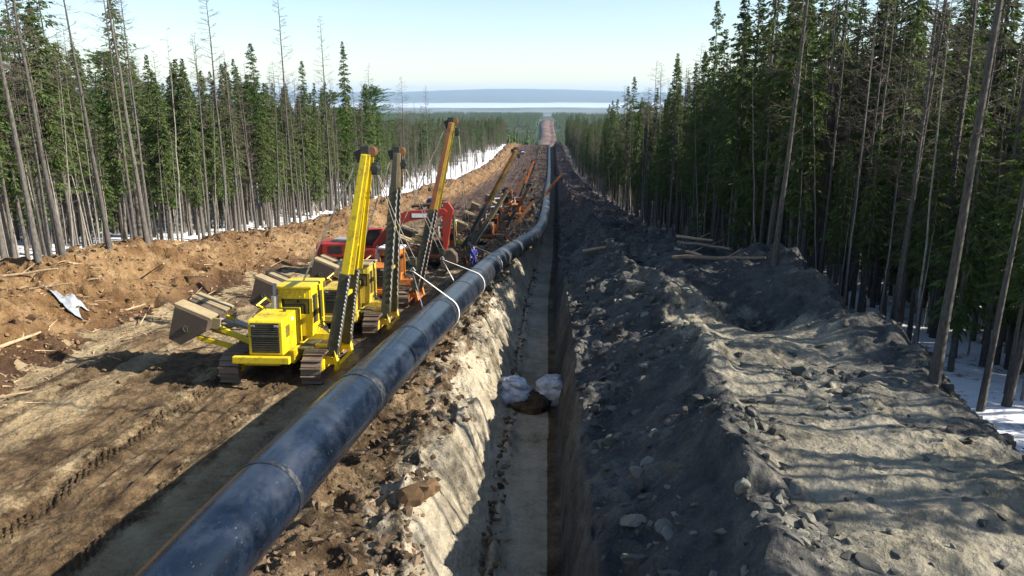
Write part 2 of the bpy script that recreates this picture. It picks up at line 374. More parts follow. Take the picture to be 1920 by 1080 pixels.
def pipe_mat():
    m, t, b = nodemat('black_blue_pipe_coating'); p = wpos(t)
    mp = t.nodes.new('ShaderNodeMapping'); mp.inputs['Scale'].default_value = (1, .55, 1); t.links.new(p, mp.inputs[0])
    n1 = noise(t, mp.outputs[0], .8, 6, .62, .6); n2 = noise(t, mp.outputs[0], 5, 5, .7); n3 = noise(t, mp.outputs[0], 22, 3, .6)
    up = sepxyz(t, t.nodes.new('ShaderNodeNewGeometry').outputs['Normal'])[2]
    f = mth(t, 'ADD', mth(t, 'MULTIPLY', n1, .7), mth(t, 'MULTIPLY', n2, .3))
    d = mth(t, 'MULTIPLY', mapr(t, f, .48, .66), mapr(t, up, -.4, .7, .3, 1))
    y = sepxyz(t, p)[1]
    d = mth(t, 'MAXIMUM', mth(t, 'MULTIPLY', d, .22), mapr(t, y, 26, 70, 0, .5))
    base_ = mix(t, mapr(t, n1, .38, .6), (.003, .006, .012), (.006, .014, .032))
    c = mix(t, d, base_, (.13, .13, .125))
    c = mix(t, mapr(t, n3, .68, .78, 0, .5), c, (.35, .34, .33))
    t.links.new(c, b.inputs['Base Color'])
    t.links.new(mapr(t, mth(t, 'ADD', d, mth(t, 'MULTIPLY', n2, .3)), 0, .9, .20, .62), b.inputs['Roughness'])
    b.inputs['Specular IOR Level'].default_value = .6
    bump(t, b, n1, .15, .04); return m
M['pipe'] = pipe_mat()
M['sleeve'] = metal_paint('joint_sleeve', (.012, .016, .024), (.11, .11, .11), .5, .45)
# ---------------------------------------------------------------- terrain meshes
def axis(parts):
    out = [np.array([parts[0][0]])]
    for a, b, n in parts: out.append(np.linspace(a, b, n + 1)[1:])
    return np.concatenate(out)
xs = np.concatenate([-np.geomspace(500, 40, 46), np.linspace(-39, -31, 30)[1:], np.linspace(-31, -21, 110)[1:], np.linspace(-21, -3.8, 210)[1:], np.linspace(-3.8, 2, 118)[1:], np.linspace(2, 15, 165)[1:], np.linspace(15, 24, 50)[1:], np.geomspace(24.5, 500, 46)])
ys = [-60.0]
while ys[-1] < 640:
    y = ys[-1]
    if y < 7: dy = 1.0 if y < 4 else .3
    elif y < 22: dy = .052
    else: dy = .052 * (y / 22) ** 1.85
    ys.append(y + min(dy, 4.5))
ys = np.array(ys)
GX, GY = np.meshgrid(xs, ys)
GZ = height(GX, GY)
nx, ny = len(xs), len(ys)
idx = np.arange(nx * ny).reshape(ny, nx)
quads = np.stack([idx[:-1, :-1], idx[:-1, 1:], idx[1:, 1:], idx[1:, :-1]], -1).reshape(-1, 4)
cx = (GX[:-1, :-1] + GX[1:, 1:]).ravel() / 2; cy = (GY[:-1, :-1] + GY[1:, 1:]).ravel() / 2
wobc = .5 * fbm(cx, cy, 1.3, 3, 90); wobl = .9 * fbm(cx * 0 + 5, cy, 6, 2, 40)
zone = np.zeros(len(cx), int)                                    # 0 snow
zone[(cx > -30.2 - wobl * .6 + wobc) & (cx < xr(cy) + 2.6 + wobc)] = 1   # berm
zone[cx > -20.6 - wobl + wobc * 1.2] = np.where(zone[cx > -20.6 - wobl + wobc * 1.2] > 0, 2, 0)
zone[(zone == 2) & (cx > -6.3 + wobc * .8)] = 3
zone[(zone == 3) & (cx > tc(cy) + .95 + .1 * wobc)] = 4
V = np.stack([GX.ravel(), GY.ravel(), GZ.ravel()], -1)
rel = (GZ - base(GY)).ravel(); s_ = (GX - tc(GY)).ravel()
tone = np.zeros(len(V))
X_, Y_ = GX.ravel(), GY.ravel()
tl_ = topL(Y_)
# clay face of the left trench wall, brown floor
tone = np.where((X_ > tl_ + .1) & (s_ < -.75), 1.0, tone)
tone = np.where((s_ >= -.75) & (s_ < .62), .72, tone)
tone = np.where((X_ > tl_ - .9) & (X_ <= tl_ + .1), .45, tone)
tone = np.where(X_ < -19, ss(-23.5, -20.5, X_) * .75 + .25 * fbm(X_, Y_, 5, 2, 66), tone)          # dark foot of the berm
tone = np.where((X_ > -19) & (X_ < -6.3), .28 + .55 * np.exp(-((X_ - (-8.3 - .02 * (Y_ - 14))) / 1.3) ** 2) * (1 - ss(26, 34, Y_)) + .22 * np.exp(-((X_ + 17) / 1.6) ** 2) + .5 * fbm(X_, Y_ * .12, 1.1, 3, 210), tone)
tone = np.where((s_ > .95) & (s_ <= 1.7), -.6, tone)
tone = np.where(s_ > 1.67, ss(3.5, 6, X_) * (1 - ss(9, 12, X_)) * .75 * (1 - ss(28, 40, Y_)), tone)  # lighter tone paints the sunlit top of the spoil bank
def submesh(name, k, mat, label_kind):
    q = quads[zone == k]; u, inv = np.unique(q, return_inverse=True)
    me = mesh_np(name, V[u], inv.reshape(-1, 4)); a = me.attributes.new('tone', 'FLOAT', 'POINT'); a.data.foreach_set('value', tone[u].astype(np.float32))
    o = link(name, me, mat); o['kind'] = 'structure'; return o
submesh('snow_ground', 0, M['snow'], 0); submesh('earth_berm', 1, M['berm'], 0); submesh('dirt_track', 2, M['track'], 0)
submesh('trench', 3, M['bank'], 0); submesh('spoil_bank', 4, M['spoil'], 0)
# far terrain: valley, corridor on the opposite slope, plain, band of snow and mist, hills
fx = np.concatenate([-np.geomspace(16000, 260, 70), np.linspace(-240, 240, 49), np.geomspace(260, 16000, 70)])
fy = np.concatenate([np.linspace(636, 1300, 40), np.geomspace(1320, 29500, 190)])
FX, FY = np.meshgrid(fx, fy)
FZp = np.interp(FY, [560, 640, 760, 1000, 1400, 1750, 2250, 2900, 3600, 4300, 5600, 12500, 20000], [-26.2, -31.3, -44, -74, -86, -84, -74, -74, -88, -130, -150, -152, -150])
ridg = 225 + 95 * np.exp(-((FX + 1900) / 2600) ** 2) + 34 * np.sin(FX / 3100 + 1.9) + 24 * np.sin(FX / 1350 + .6) + 12 * fbm(FX, FY, 900, 3, 5) - 10 * ss(0, 9000, np.abs(FX))
FZ = FZp + ss(16300, 24500, FY + 900 * fbm(FX, FY * .3, 3500, 2, 8)) * ridg + ss(700, 1500, FY) * fbm(FX, FY, 420, 3, 3) * 5
FZ = np.where(FY > 640, FZ, FZp)
FZ[0, :] -= 3.0
m_, n_ = FX.shape; fi = np.arange(m_ * n_).reshape(m_, n_)
fq = np.stack([fi[:-1, :-1], fi[:-1, 1:], fi[1:, 1:], fi[1:, :-1]], -1).reshape(-1, 4)
fme = mesh_np('far_valley', np.stack([FX.ravel(), FY.ravel(), FZ.ravel()], -1), fq)
a = fme.attributes.new('plain', 'FLOAT', 'POINT'); a.data.foreach_set('value', (ss(4200, 5600, FY) * (1 - .9 * ss(16000, 17500, FY))).ravel().astype(np.float32))
snow_mist = ss(9000, 10800, FY + 1200 * fbm(FX, FY * 2, 2600, 4, 31)) * (1 - ss(14800, 16400, FY + 600 * fbm(FX, FY * 2, 2600, 3, 32)))  # white band of snow and mist painted on the valley floor
for (qx, qy, rx, ry) in ((2150, 22800, 260, 260), (2350, 23200, 200, 200), (-3100, 24300, 330, 350)): snow_mist = np.maximum(snow_mist, np.exp(-((FX - qx) / rx) ** 2 - ((FY - qy) / ry) ** 2))
a = fme.attributes.new('snow_mist', 'FLOAT', 'POINT'); a.data.foreach_set('value', snow_mist.ravel().astype(np.float32))
o = link('far_valley', fme, M['far']); o['kind'] = 'structure'
# corridor climbing the opposite slope
def farz(x, y): return float(np.interp(y, [560, 640, 760, 1000, 1400, 1750, 2250, 2900], [-26.2, -31.3, -44, -74, -86, -84, -74, -74]))
v = []; f = []
cys = np.linspace(1300, 2330, 60)
for i, y in enumerate(cys):
    for x, dz in ((-19, 0), (-17, 5), (3, 5.5), (5, 2), (10, 2), (16, 5), (19, 0)):
        zz = float(np.interp(y, fy, FZ[:, int(np.argmin(abs(fx)))]))
        v.append((x * 1.0 + 2 * math.sin(y / 90.), y, zz + dz + .6 * math.sin(y / 23. + x)))
nc = 7
for i in range(len(cys) - 1):
    for j in range(nc - 1): f.append((i * nc + j, i * nc + j + 1, (i + 1) * nc + j + 1, (i + 1) * nc + j))
m, t, b = nodemat('far_red_clay'); p = wpos(t); nn = noise(t, p, .03, 5, .7)
t.links.new(ramp(t, nn, [(.38, (.03, .016, .012)), (.62, (.16, .085, .062))]), b.inputs['Base Color']); b.inputs['Roughness'].default_value = .95
o = link('far_clearing', mesh_np('far_clearing', v, f), m); o['kind'] = 'structure'
# ---------------------------------------------------------------- scattering of uncountable rubble
HID = bpy.data.collections.new('prototypes')
def protos(prefix, meshes, mat):
    col = bpy.data.collections.new(prefix)
    for i, me in enumerate(meshes):
        if len(me.materials) == 0: me.materials.append(mat)
        ob = bpy.data.objects.new('%s_%03d' % (prefix, i), me); col.objects.link(ob)
    return col
def scatter(name, pts, rots, scl, ids, col, label, cat):
    me = bpy.data.meshes.new(name); n = len(pts)
    me.vertices.add(n); me.vertices.foreach_set('co', np.asarray(pts, np.float32).ravel())
    for nm, ty, dat in (('rot', 'FLOAT_VECTOR', rots), ('scl', 'FLOAT_VECTOR', scl)):
        a = me.attributes.new(nm, ty, 'POINT'); a.data.foreach_set('vector', np.asarray(dat, np.float32).ravel())
    a = me.attributes.new('pick', 'INT', 'POINT'); a.data.foreach_set('value', np.asarray(ids, np.int32))
    o = bpy.data.objects.new(name, me); C.objects.link(o)
    ng = bpy.data.node_groups.new(name + '_nodes', 'GeometryNodeTree')
    ng.interface.new_socket('Geometry', in_out='INPUT', socket_type='NodeSocketGeometry'); ng.interface.new_socket('Geometry', in_out='OUTPUT', socket_type='NodeSocketGeometry')
    gi = ng.nodes.new('NodeGroupInput'); go = ng.nodes.new('NodeGroupOutput')
    ci = ng.nodes.new('GeometryNodeCollectionInfo'); ci.inputs[0].default_value = col; ci.inputs[1].default_value = True; ci.inputs[2].default_value = True
    io = ng.nodes.new('GeometryNodeInstanceOnPoints'); io.inputs['Pick Instance'].default_value = True
    def na(nm, ty):
        q = ng.nodes.new('GeometryNodeInputNamedAttribute'); q.data_type = ty; q.inputs[0].default_value = nm; return q.outputs[0]
    L = ng.links.new
    L(gi.outputs[0], io.inputs['Points']); L(ci.outputs[0], io.inputs['Instance']); L(na('pick', 'INT'), io.inputs['Instance Index'])
    er = ng.nodes.new('FunctionNodeEulerToRotation'); L(na('rot', 'FLOAT_VECTOR'), er.inputs[0]); L(er.outputs[0], io.inputs['Rotation'])
    L(na('scl', 'FLOAT_VECTOR'), io.inputs['Scale']); L(io.outputs[0], go.inputs[0])
    md = o.modifiers.new('scatter', 'NODES'); md.node_group = ng
    return tag(o, label, cat, kind='stuff')
import bmesh
def clod_mesh(seed, flat=.75, sub=2):
    b = bmesh.new(); bmesh.ops.create_icosphere(b, subdivisions=sub, radius=.5); r = np.random.default_rng(seed)
    cuts = [(Vector(r.normal(size=3)).normalized(), r.uniform(.12, .34)) for _ in range(11)]
    for vv in b.verts:
        p = vv.co.copy() * 1.15
        for nrm, d in cuts:
            k = p.dot(nrm)
            if k > d: p -= nrm * (k - d)
        p += Vector(r.normal(size=3)) * .018; p.z *= flat; vv.co = p * 1.35
    me = bpy.data.meshes.new('clod'); b.to_mesh(me); b.free(); return me
clods = [clod_mesh(i, .5 + .09 * i, 2 if i % 2 else 1) for i in range(7)]
def clodcol(prefix, mat): return protos(prefix, [c.copy() for c in clods], mat)
def scat_zone(n, xf, y0, y1, power=1.0):
    """random points, denser towards the camera"""
    u = rng.random(n); Y = y0 * (y1 / y0) ** (u ** power); X = xf(rng.random(n), Y)
    return X, Y
def do_clods(name, X, Y, smin, smax, mat, label, sink=.1, pw=3.0, keep=None):
    if keep is not None: X, Y = X[keep], Y[keep]
    n = len(X); s = smin + (smax - smin) * rng.random(n) ** pw; Z = height(X, Y) - sink * s
    sc3 = np.stack([s * rng.uniform(.7, 1.4, n), s * rng.uniform(.7, 1.3, n), s * rng.uniform(.6, 1.1, n)], -1)
    rot = np.stack([rng.uniform(-.4, .4, n), rng.uniform(-.4, .4, n), rng.uniform(0, 6.28, n)], -1)
    scatter(name, np.stack([X, Y, Z], -1), rot, sc3, rng.integers(0, 7, n), clodcol(name + '_piece', mat), label, 'rubble')
def rubble_mat(name, c1, c2, c3):
    m, t, b = nodemat(name); oi = t.nodes.new('ShaderNodeObjectInfo').outputs['Random']; n = noise(t, wpos(t), 6, 4, .7)
    t.links.new(ramp(t, mth(t, 'ADD', mth(t, 'MULTIPLY', oi, .7), mth(t, 'MULTIPLY', n, .3)), [(.15, c1), (.62, c2), (.93, c3)]), b.inputs['Base Color'])
    b.inputs['Roughness'].default_value = .95; bump(t, b, n, .5, .04); return m
MR_tan = rubble_mat('tan_rubble', (.07, .035, .016), (.19, .115, .052), (.31, .215, .12))
MR_brown = rubble_mat('brown_rubble', (.05, .03, .015), (.14, .09, .05), (.29, .21, .125))
MR_grey = rubble_mat('grey_rubble', (.055, .052, .044), (.12, .115, .095), (.25, .235, .19))
X, Y = scat_zone(15000, lambda u, Y: -21.0 - 8.6 * u, 22, 220)
do_clods('berm_clods', X, Y, .05, .42, MR_tan, 'tan clay clods heaped on the long berm at the left forest edge', pw=4)
X, Y = scat_zone(9000, lambda u, Y: -6.9 + (topL(Y) + .5 + 6.9) * u, 9, 110)
do_clods('bank_clods', X, Y, .03, .34, MR_brown, 'brown soil clods strewn under the pipe beside the trench', pw=4)
X, Y = scat_zone(2600, lambda u, Y: -20.5 + 4.5 * u ** 2, 20, 90)
do_clods('track_edge_clods', X, Y, .03, .22, MR_brown, 'loose brown clods along the foot of the left berm', pw=3)
X, Y = scat_zone(60000, lambda u, Y: 1.3 + (xr(Y) + 2.2) * u, 9, 160)
dens = (np.exp(-((X - 2.1) / .9) ** 2) + .9 * np.exp(-((X - xr(Y) - 1.4) / 1.1) ** 2) + .45 * np.exp(-((X - 4.8) / .6) ** 2) + ss(30, 50, Y) * .7 + .20 * (1 - .6 * ss(5, 6, X)) + .8 * np.exp(-((X - 8.2) / .8) ** 2 - ((Y - 20.5) / 2.) ** 2) + .8 * np.exp(-((X - 13) / 1.8) ** 2 - ((Y - 26) / 6) ** 2)) * np.clip(.6 + 1.5 * fbm(X, Y, 2.2, 2, 333), .2, 2.0)
do_clods('spoil_stones', X, Y, .035, .50, MR_grey, 'grey stones and clods scattered over the spoil bank right of the trench', pw=5, sink=.15, keep=rng.random(len(X)) < dens)
X, Y = scat_zone(650, lambda u, Y: tc(Y) - 1.3 + .5 * u, 12, 80)
do_clods('trench_clods', X, Y, .08, .42, MR_brown, 'lumps of clay fallen along the left foot of the trench wall', pw=2)
# wood splinters on the berm
def splinter(seed):
    r = random.Random(seed); mb = MB(); pts = [(0, 0, 0)]
    for i in range(3): pts.append((pts[-1][0] + .33, r.uniform(-.012, .012), r.uniform(-.01, .015)))
    mb.tube(pts, .035, 5, .012); me = bpy.data.meshes.new('splinter'); me.from_pydata(mb.v, [], mb.f); return me
n = 480; X, Y = scat_zone(n, lambda u, Y: -17.5 - 11.5 * u, 18, 130); Z = height(X, Y) + .05
sl = .3 + 1.6 * rng.random(n) ** 3
scatter('wood_splinters', np.stack([X, Y, Z], -1), np.stack([np.zeros(n), rng.uniform(-.35, .25, n), rng.uniform(0, 6.28, n)], -1), np.stack([sl, np.ones(n) * 1.1, np.ones(n)], -1), rng.integers(0, 4, n),
        protos('splinter_piece', [splinter(i) for i in range(4)], M['wood']), 'pale splintered wood and broken sticks littering the left berm', 'debris')
# ---------------------------------------------------------------- pipeline
pp = []
for (px, py, c) in ((360, 1080, 2.4), (500, 930, 2.4), (657, 760, 2.3), (760, 655, 2.1), (829, 590, 1.7), (885, 533, 1.5), (938, 484, 1.25), (993, 447, .95), (1014, 431, .55)):
    d = ray(px, py); t_ = 1.0
    while CAM_H + d[2] * t_ > float(base(d[1] * t_)) + c: t_ += .02
    pp.append((d[0] * t_, d[1] * t_, CAM_H + d[2] * t_))
pp = [(-6.9, -12, 2.2), (-6.25, 0, 2.3)] + pp
pa = np.array(pp)
yy = np.concatenate([np.linspace(-12, 100, 150), np.geomspace(101, 560, 90)])
kx = np.concatenate([pa[:, 1], [130, 180, 294, 430, 560]])
kX = np.concatenate([pa[:, 0], [-.15, .1, .9, 1.3, 1.6]])
kZ = np.concatenate([pa[:, 2] - base(pa[:, 1]), [.45, .5, .5, .5, .5]])
def smooth_interp(y, k, val):
    s = 0
    for o_ in np.linspace(-1, 1, 9): s = s + np.interp(y + o_ * np.clip(y * .12, 2, 12), k, val) / 9
    return s
PXs = smooth_interp(yy, kx, kX); PZs = smooth_interp(yy, kx, kZ) + base(yy)
def pipe_at(y): return Vector((float(np.interp(y, yy, PXs)), y, float(np.interp(y, yy, PZs))))
root = tag(empty('pipeline', pipe_at(20)), 'long black and blue steel pipeline slung over the bank and running down into the trench', 'pipeline')
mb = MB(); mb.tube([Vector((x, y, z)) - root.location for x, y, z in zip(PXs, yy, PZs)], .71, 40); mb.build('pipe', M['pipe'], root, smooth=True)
def ring(y, wd, r, n=32):
    a, b = pipe_at(y - wd / 2), pipe_at(y + wd / 2); mb = MB(); mb.tube([a - root.location, b - root.location], r, n); return mb
for k in range(11): ring(7.3 + k * 11.4 * .5, .5 if k % 2 == 0 else .16, .722).build('joint_sleeve', M['sleeve'], root, smooth=True)
# ---------------------------------------------------------------- slings
def sling(y, hook, label, two=True):
    c = pipe_at(y); d = (pipe_at(y + .5) - pipe_at(y - .5)).normalized()
    h = Vector(hook); r = .735
    side = d.cross(Vector((0, 0, 1))).normalized(); up = side.cross(d).normalized()
    t = tag(empty('lifting_sling', c), label, 'sling', 'slings carrying the pipe')
    mb = MB(); n = 26
    for off in ((0,)):
        th = math.atan2((h - c).dot(up), (h - c).dot(side)); dist = math.hypot((h - c).dot(up), (h - c).dot(side))
        a = math.acos(min(1, r / dist)); pts = []
        for i in range(n + 1):
            ang = th + a + (2 * math.pi - 2 * a) * i / n
            pts.append(c + side * math.cos(ang) * r + up * math.sin(ang) * r)
        pts = [h] + pts + [h]; wd = .16
        vs = []; fs = []
        for i, p in enumerate(pts):
            ww = .05 if i in (0, len(pts) - 1) else wd / 2
            outw = (p - c) - d * (p - c).dot(d); outw.normalize()
            for sgn in (-1, 1): vs.append(p + d * sgn * ww - t.location)
            for sgn in (1, -1): vs.append(p + d * sgn * ww + outw * .02 - t.location)
        for i in range(len(pts) - 1):
            for k in range(4): fs.append((i * 4 + k, i * 4 + (k + 1) % 4, (i + 1) * 4 + (k + 1) % 4, (i + 1) * 4 + k))
        mb.add(vs, fs)
    mb.build('strap', M['strap'], t, smooth=False)
    s = MB(); s.tube([h + Vector((0, 0, .16)) - t.location, h + Vector((.1, 0, .02)) - t.location, h + Vector((0, 0, -.12)) - t.location, h + Vector((-.1, 0, .02)) - t.location, h + Vector((0, 0, .16)) - t.location], .04, 8)
    s.build('shackle', M['grey'], t, smooth=True)
# ---------------------------------------------------------------- pipelayers
def track_mesh(L, Hh, W, x0):
    """crawler belt: stadium loop of shoes with grousers"""
    mb = MB(); r = Hh / 2; st = L - Hh; per = 2 * st + 2 * math.pi * r; n = 40; 
    def at(s):
        s = s % per
        if s < st: return (-st / 2 + s, Hh), 0
        s -= st
        if s < math.pi * r: a = s / r; return (st / 2 + math.sin(a) * r, r + math.cos(a) * r), -a
        s -= math.pi * r
        if s < st: return (st / 2 - s, 0), math.pi
        s -= st; a = s / r; return (-st / 2 - math.sin(a) * r, r - math.cos(a) * r), math.pi - a
    for i in range(n):
        (y, z), a = at(i * per / n); ln = per / n * .93
        mb.box((x0, y, z), (W, ln, .05), rot=(a, 0, 0)); 
        ny_, nz_ = -math.sin(a), math.cos(a)
        yy_, zz_ = y + ny_ * .06 + math.cos(a) * ln * .4, z + nz_ * .06 + math.sin(a) * ln * .4
        mb.box((x0, yy_, zz_), (W, .035, .10), rot=(a, 0, 0))
        mb.box((x0, y - ny_ * .07, z - nz_ * .07), (W * .4, ln * .8, .1), rot=(a, 0, 0))
    return mb
def pipelayer(name_label, X, Y, paint, tip, roof=None, cw_open=0.9, hook=None, lower='grease', upper=None, lit_lip=None, split=.38, cabdx=.45, rz=0.0, cw_mat=None, stack=True, S=1.0):
    zg = hz(X, Y); slope = math.atan2(float(base(Y + 2.5) - base(Y - 2.5)), 5.0)
    t = empty('pipelayer', (X, Y, zg - .03), rz, slope); t.scale = (S, S, S)
    tag(t, name_label, 'pipelayer', 'sideboom pipelayers lined up beside the pipe')
    inv = (Matrix.Translation(t.location) @ Euler((slope, 0, rz)).to_matrix().to_4x4() @ Matrix.Scale(S, 4)).inverted()
    P = paint; roof = roof or P
    for sx in (-1, 1):
        x0 = sx * 1.5; tk = track_mesh(4.5, 1.05, .72, x0).build('track', M['steel'], t)
        fr = MB(); fr.box((x0, 0, .53), (.42, 3.2, .42)); fr.box((x0 - sx * .3, 0, .62), (.25, 2.6, .3)); fr.build('track_frame', P, tk, .02)
        for sy in (-1, 1):
            w_ = MB(); w_.tube([(x0 - .16, sy * 1.72, .53), (x0 + .16, sy * 1.72, .53)], .43, 20); w_.tube([(x0 - .2, sy * 1.72, .53), (x0 + .2, sy * 1.72, .53)], .16, 12)
            w_.build('drive_wheel', M['steel'], tk, smooth=True)
    # chassis and crossbeam
    b = MB(); b.box((0, .1, .95), (1.5, 3.6, .5)); b.box((.3, .25, 1.28), (2.9, .62, .30)); b.box((0, 1.7, 1.35), (1.3, .8, .9)); b.build('chassis', P, t, .03)
    # hood
    h = MB(); h.prism([(-2.45, 1.22), (-2.45, 2.42), (-2.38, 2.5), (-.95, 2.55), (-.95, 1.22)], -.62, .62)
    h.box((0, -.72, 1.9), (1.36, .42, 1.3)); hood = h.build('hood', P, t, .035)
    g = MB(); g.box((0, -2.462, 1.86), (1.0, .02, 1.08)); gr = g.build('radiator_grille', M['black'], hood)
    g = MB()
    for i in range(13): g.box((0, -2.478, 1.38 + i * .08), (.98, .012, .022), rot=(.5, 0, 0))
    g.box((0, -2.488, 1.92), (1.04, .03, .05)); g.build('grille_bars', M['grease'], hood)
    g = MB()
    for i in range(2): g.box((-.42 + .84 * i, -2.50, 2.30), (.15, .035, .07))
    g.build('headlight', M['grey'], hood, .01)
    d = MB(); d.box((.626, -1.35, 2.32), (.008, .22, .12)); d.build('sticker', M['white'], hood)
    d = MB()
    for i in range(6): d.box((.634, -2.1 + i * .07, 2.0), (.01, .03, .42))
    d.build('side_louvres', M['grease'], hood)
    d = MB(); d.tube([(-.45, -2.3, 2.55), (-.45, -2.3, 2.62), (-.45, -1.1, 2.66), (-.45, -1.1, 2.58)], .018, 6); d.tube([(.3, -1.2, 2.52), (.3, -1.2, 2.64)], .06, 10); d.build('hood_rail', M['black'], hood, smooth=True)
    for sx in (-1, 1):
        d = MB(); d.box((sx * .98, -.1, 1.16), (.62, 2.5, .05)); d.box((sx * 1.28, -1.45, 1.1), (.5, .3, .05), rot=(.3, 0, 0)); d.build('fender', M['grease'], t, .01)
    d = MB(); d.box((1.02, -.75, 1.0), (.4, .3, .04)); d.box((1.02, -.95, .75), (.4, .3, .04)); d.beam((.85, -1.0, .6), (.85, -.7, 1.2), .03, .03); d.beam((1.2, -1.0, .6), (1.2, -.7, 1.2), .03, .03); d.build('step', M['black'], t)
    d = MB()
    for i in range(4): d.tube([(.5 + .08 * i, .6, 1.45), (.9 + .1 * i, .3 + .1 * i, 1.75), (1.5, .1 * i, 1.5 - .05 * i), (1.85, -.1 + .1 * i, 1.15)], .025, 6)
    d.build('hydraulic_hoses', M['black'], t, smooth=True)
    d = MB(); d.box((.623, -1.7, 1.95), (.012, .85, .7)); d.box((.632, -1.75, 1.9), (.012, .05, .14)); d.build('side_panel', P, hood, .01)
    e = MB(); e.box((-.12, -2.62, 1.10), (2.05, .22, .26)); e.box((-.12, -2.47, .98), (1.3, .25, .2)); e.build('front_bumper', P, t, .03)
    if stack:
        e = MB(); e.tube([(-.22, -.72, 2.5), (-.22, -.72, 3.02)], .14, 14); e.tube([(-.22, -.72, 3.0), (-.22, -.70, 3.35), (-.22, -.62, 3.46)], .06, 10); e.build('exhaust_stack', M['grey'], t, smooth=True)
    # cab
    cx_ = cabdx; y0, y1, z0, z1 = -.42, 1.05, 1.42, 3.25
    cb = MB(); wd = 1.16
    for xx in (cx_ - wd / 2, cx_ + wd / 2):
        for yv in (y0, y1): cb.beam((xx, yv, z0), (xx, yv * .96, z1), .11, .11)
    cb.box((cx_, y0, z0 + .42), (wd, .08, .86)); cb.box((cx_, y1, z0 + .3), (wd, .08, .62))
    cb.box((cx_ - wd / 2, (y0 + y1) / 2, z0 + .3), (.07, y1 - y0, .62)); cb.box((cx_ + wd / 2, (y0 + y1) / 2 , z0 + .2), (.07, y1 - y0, .4))
    cb.box((cx_, y0 - .01, 3.05), (wd + .02, .1, .38)); cb.box((cx_ + wd / 2, .35, 3.1), (.08, y1 - y0, .3)); cb.box((cx_ - wd / 2, .35, 3.1), (.08, y1 - y0, .3)); cb.box((cx_, y1, 3.1), (wd, .08, .3))
    cb.box((cx_ + wd / 2 + .02, .35, (z0 + z1) / 2), (.07, .09, z1 - z0)); cab = cb.build('cab', P, t, .02)
    r_ = MB(); r_.box((cx_, .32, z1 + .06), (wd + .22, y1 - y0 + .3, .12)); r_.build('cab_roof', roof, cab, .04)
    r_ = MB()
    for i in range(5): r_.box((cx_ - .38 + i * .19, y0 - .07, 3.05), (.03, .03, .26))
    r_.build('roof_ribs', P, cab, .008)
    for nm, c, dd in (('front_window', (cx_, y0, 2.56), (wd - .2, .02, .62)), ('side_window', (cx_ + wd / 2 - .01, .0, 2.4), (.02, .62, 1.1)), ('side_window', (cx_ + wd / 2 - .01, .70, 2.4), (.02, .56, 1.1)), ('side_window', (cx_ - wd / 2, .35, 2.5), (.02, 1.2, .85)), ('rear_window', (cx_, y1, 2.5), (wd - .2, .02, .85))):
        q = MB(); q.box(c, dd); q.build(nm, M['glass'], cab)
    q = MB(); q.box((cx_, .5, 1.85), (.5, .5, .16)); q.box((cx_, .76, 2.2), (.5, .12, .7)); q.build('operator_seat', M['black'], cab, .03)
    q = MB(); q.tube([(cx_ + .62, y0 - .05, 1.5), (cx_ + .66, y0 - .05, 2.1), (cx_ + .66, y0 - .05, 2.9)], .022, 6); q.tube([(cx_ - .62, -.2, 2.6), (cx_ - .75, -.45, 2.62), (cx_ - .75, -.45, 2.4)], .02, 6); q.build('handrail', P, cab, smooth=True)
    # winch drums behind
    q = MB(); q.tube([(-.55, .55, 1.75), (-.05, .55, 1.75)], .34, 18); q.tube([(-.55, 1.35, 1.75), (-.05, 1.35, 1.75)], .34, 18); q.box((-.3, .95, 1.5), (.75, 1.7, .35)); q.build('winch', M['grease'], t, .01, True)
    q = MB()
    q.tube([(-.6, -.3, 2.3), (-.75, -1.1, 2.75), (-.55, -.75, 2.95), (-.35, -.5, 2.7)], .05, 8); q.tube([(-.9, -.35, 1.7), (-1.0, -.4, 2.35), (-.75, -.55, 2.55), (-.5, -.4, 2.3)], .07, 8); q.box((-.95, -.3, 2.05), (.35, .5, .35), rot=(0, .4, .2)); q.build('hydraulic_valve', P, t, .01, True)
    # A-bracket carrying the boom
    q = MB()
    for yv in (-1.05, .95):
        q.beam((1.62, yv, .45), (1.98, yv, 1.25), .12, .3); q.beam((1.98, yv, 1.25), (2.2, yv - .15, .35), .12, .2); q.box((1.95, yv, .62), (.5, .16, .22))
    q.box((2.12, -.05, .36), (.16, 2.3, .14)); q.beam((1.3, -.9, 1.15), (1.98, -1.0, 1.2), .16, .16); q.beam((1.3, .9, 1.15), (1.98, .9, 1.2), .16, .16); q.build('boom_bracket', P, t, .02)
    # boom legs
    T = inv @ Vector(tip)
    bf, br = Vector((1.95, -1.0, .82)), Vector((1.95, .9, .82))
    for sgn, bs in ((-1, bf), (1, br)):
        tp = T + Vector((0, sgn * .27, -.25)); md = bs.lerp(tp, split)
        q = MB(); q.beam(bs, md, .36, .42, .32, .36, up=(1, 0, 0)); lg = q.build('boom_leg', M[lower], t, .02)
        q = MB(); q.beam(md, tp, .26, .29, .17, .22, up=(1, 0, 0)); q.build('upper_leg', upper or P, lg, .02)
        q = MB()       # flange lips along the upper leg, paler colours paint in sunlit edges
        dirv = (tp - md).normalized(); sd = Vector((1, 0, 0))
        q.beam(md + sd * .15, tp + sd * .11, .05, .32, .05, .22, up=(1, 0, 0)); q.build('flange', lit_lip or P, lg, .008)
        # rope wound along the lower leg
        q = MB(); pts = []
        nn_ = 110
        for i in range(nn_):
            k = i / (nn_ - 1); p = bs.lerp(md, .12 + .86 * k); an = k * 110
            pts.append(p + Vector((.20 + .018 * math.sin(an), -.17 + .018 * math.cos(an), 0)))
        q.tube(pts, .03, 5); q.build('hose', M['grey'], lg, smooth=True)
    q = MB()
    for k in (.3, .55, .78): 
        a_ = bf.lerp(T + Vector((0, -.17, -.25)), k); b_ = br.lerp(T + Vector((0, .17, -.25)), k); q.beam(a_, b_, .14, .14)
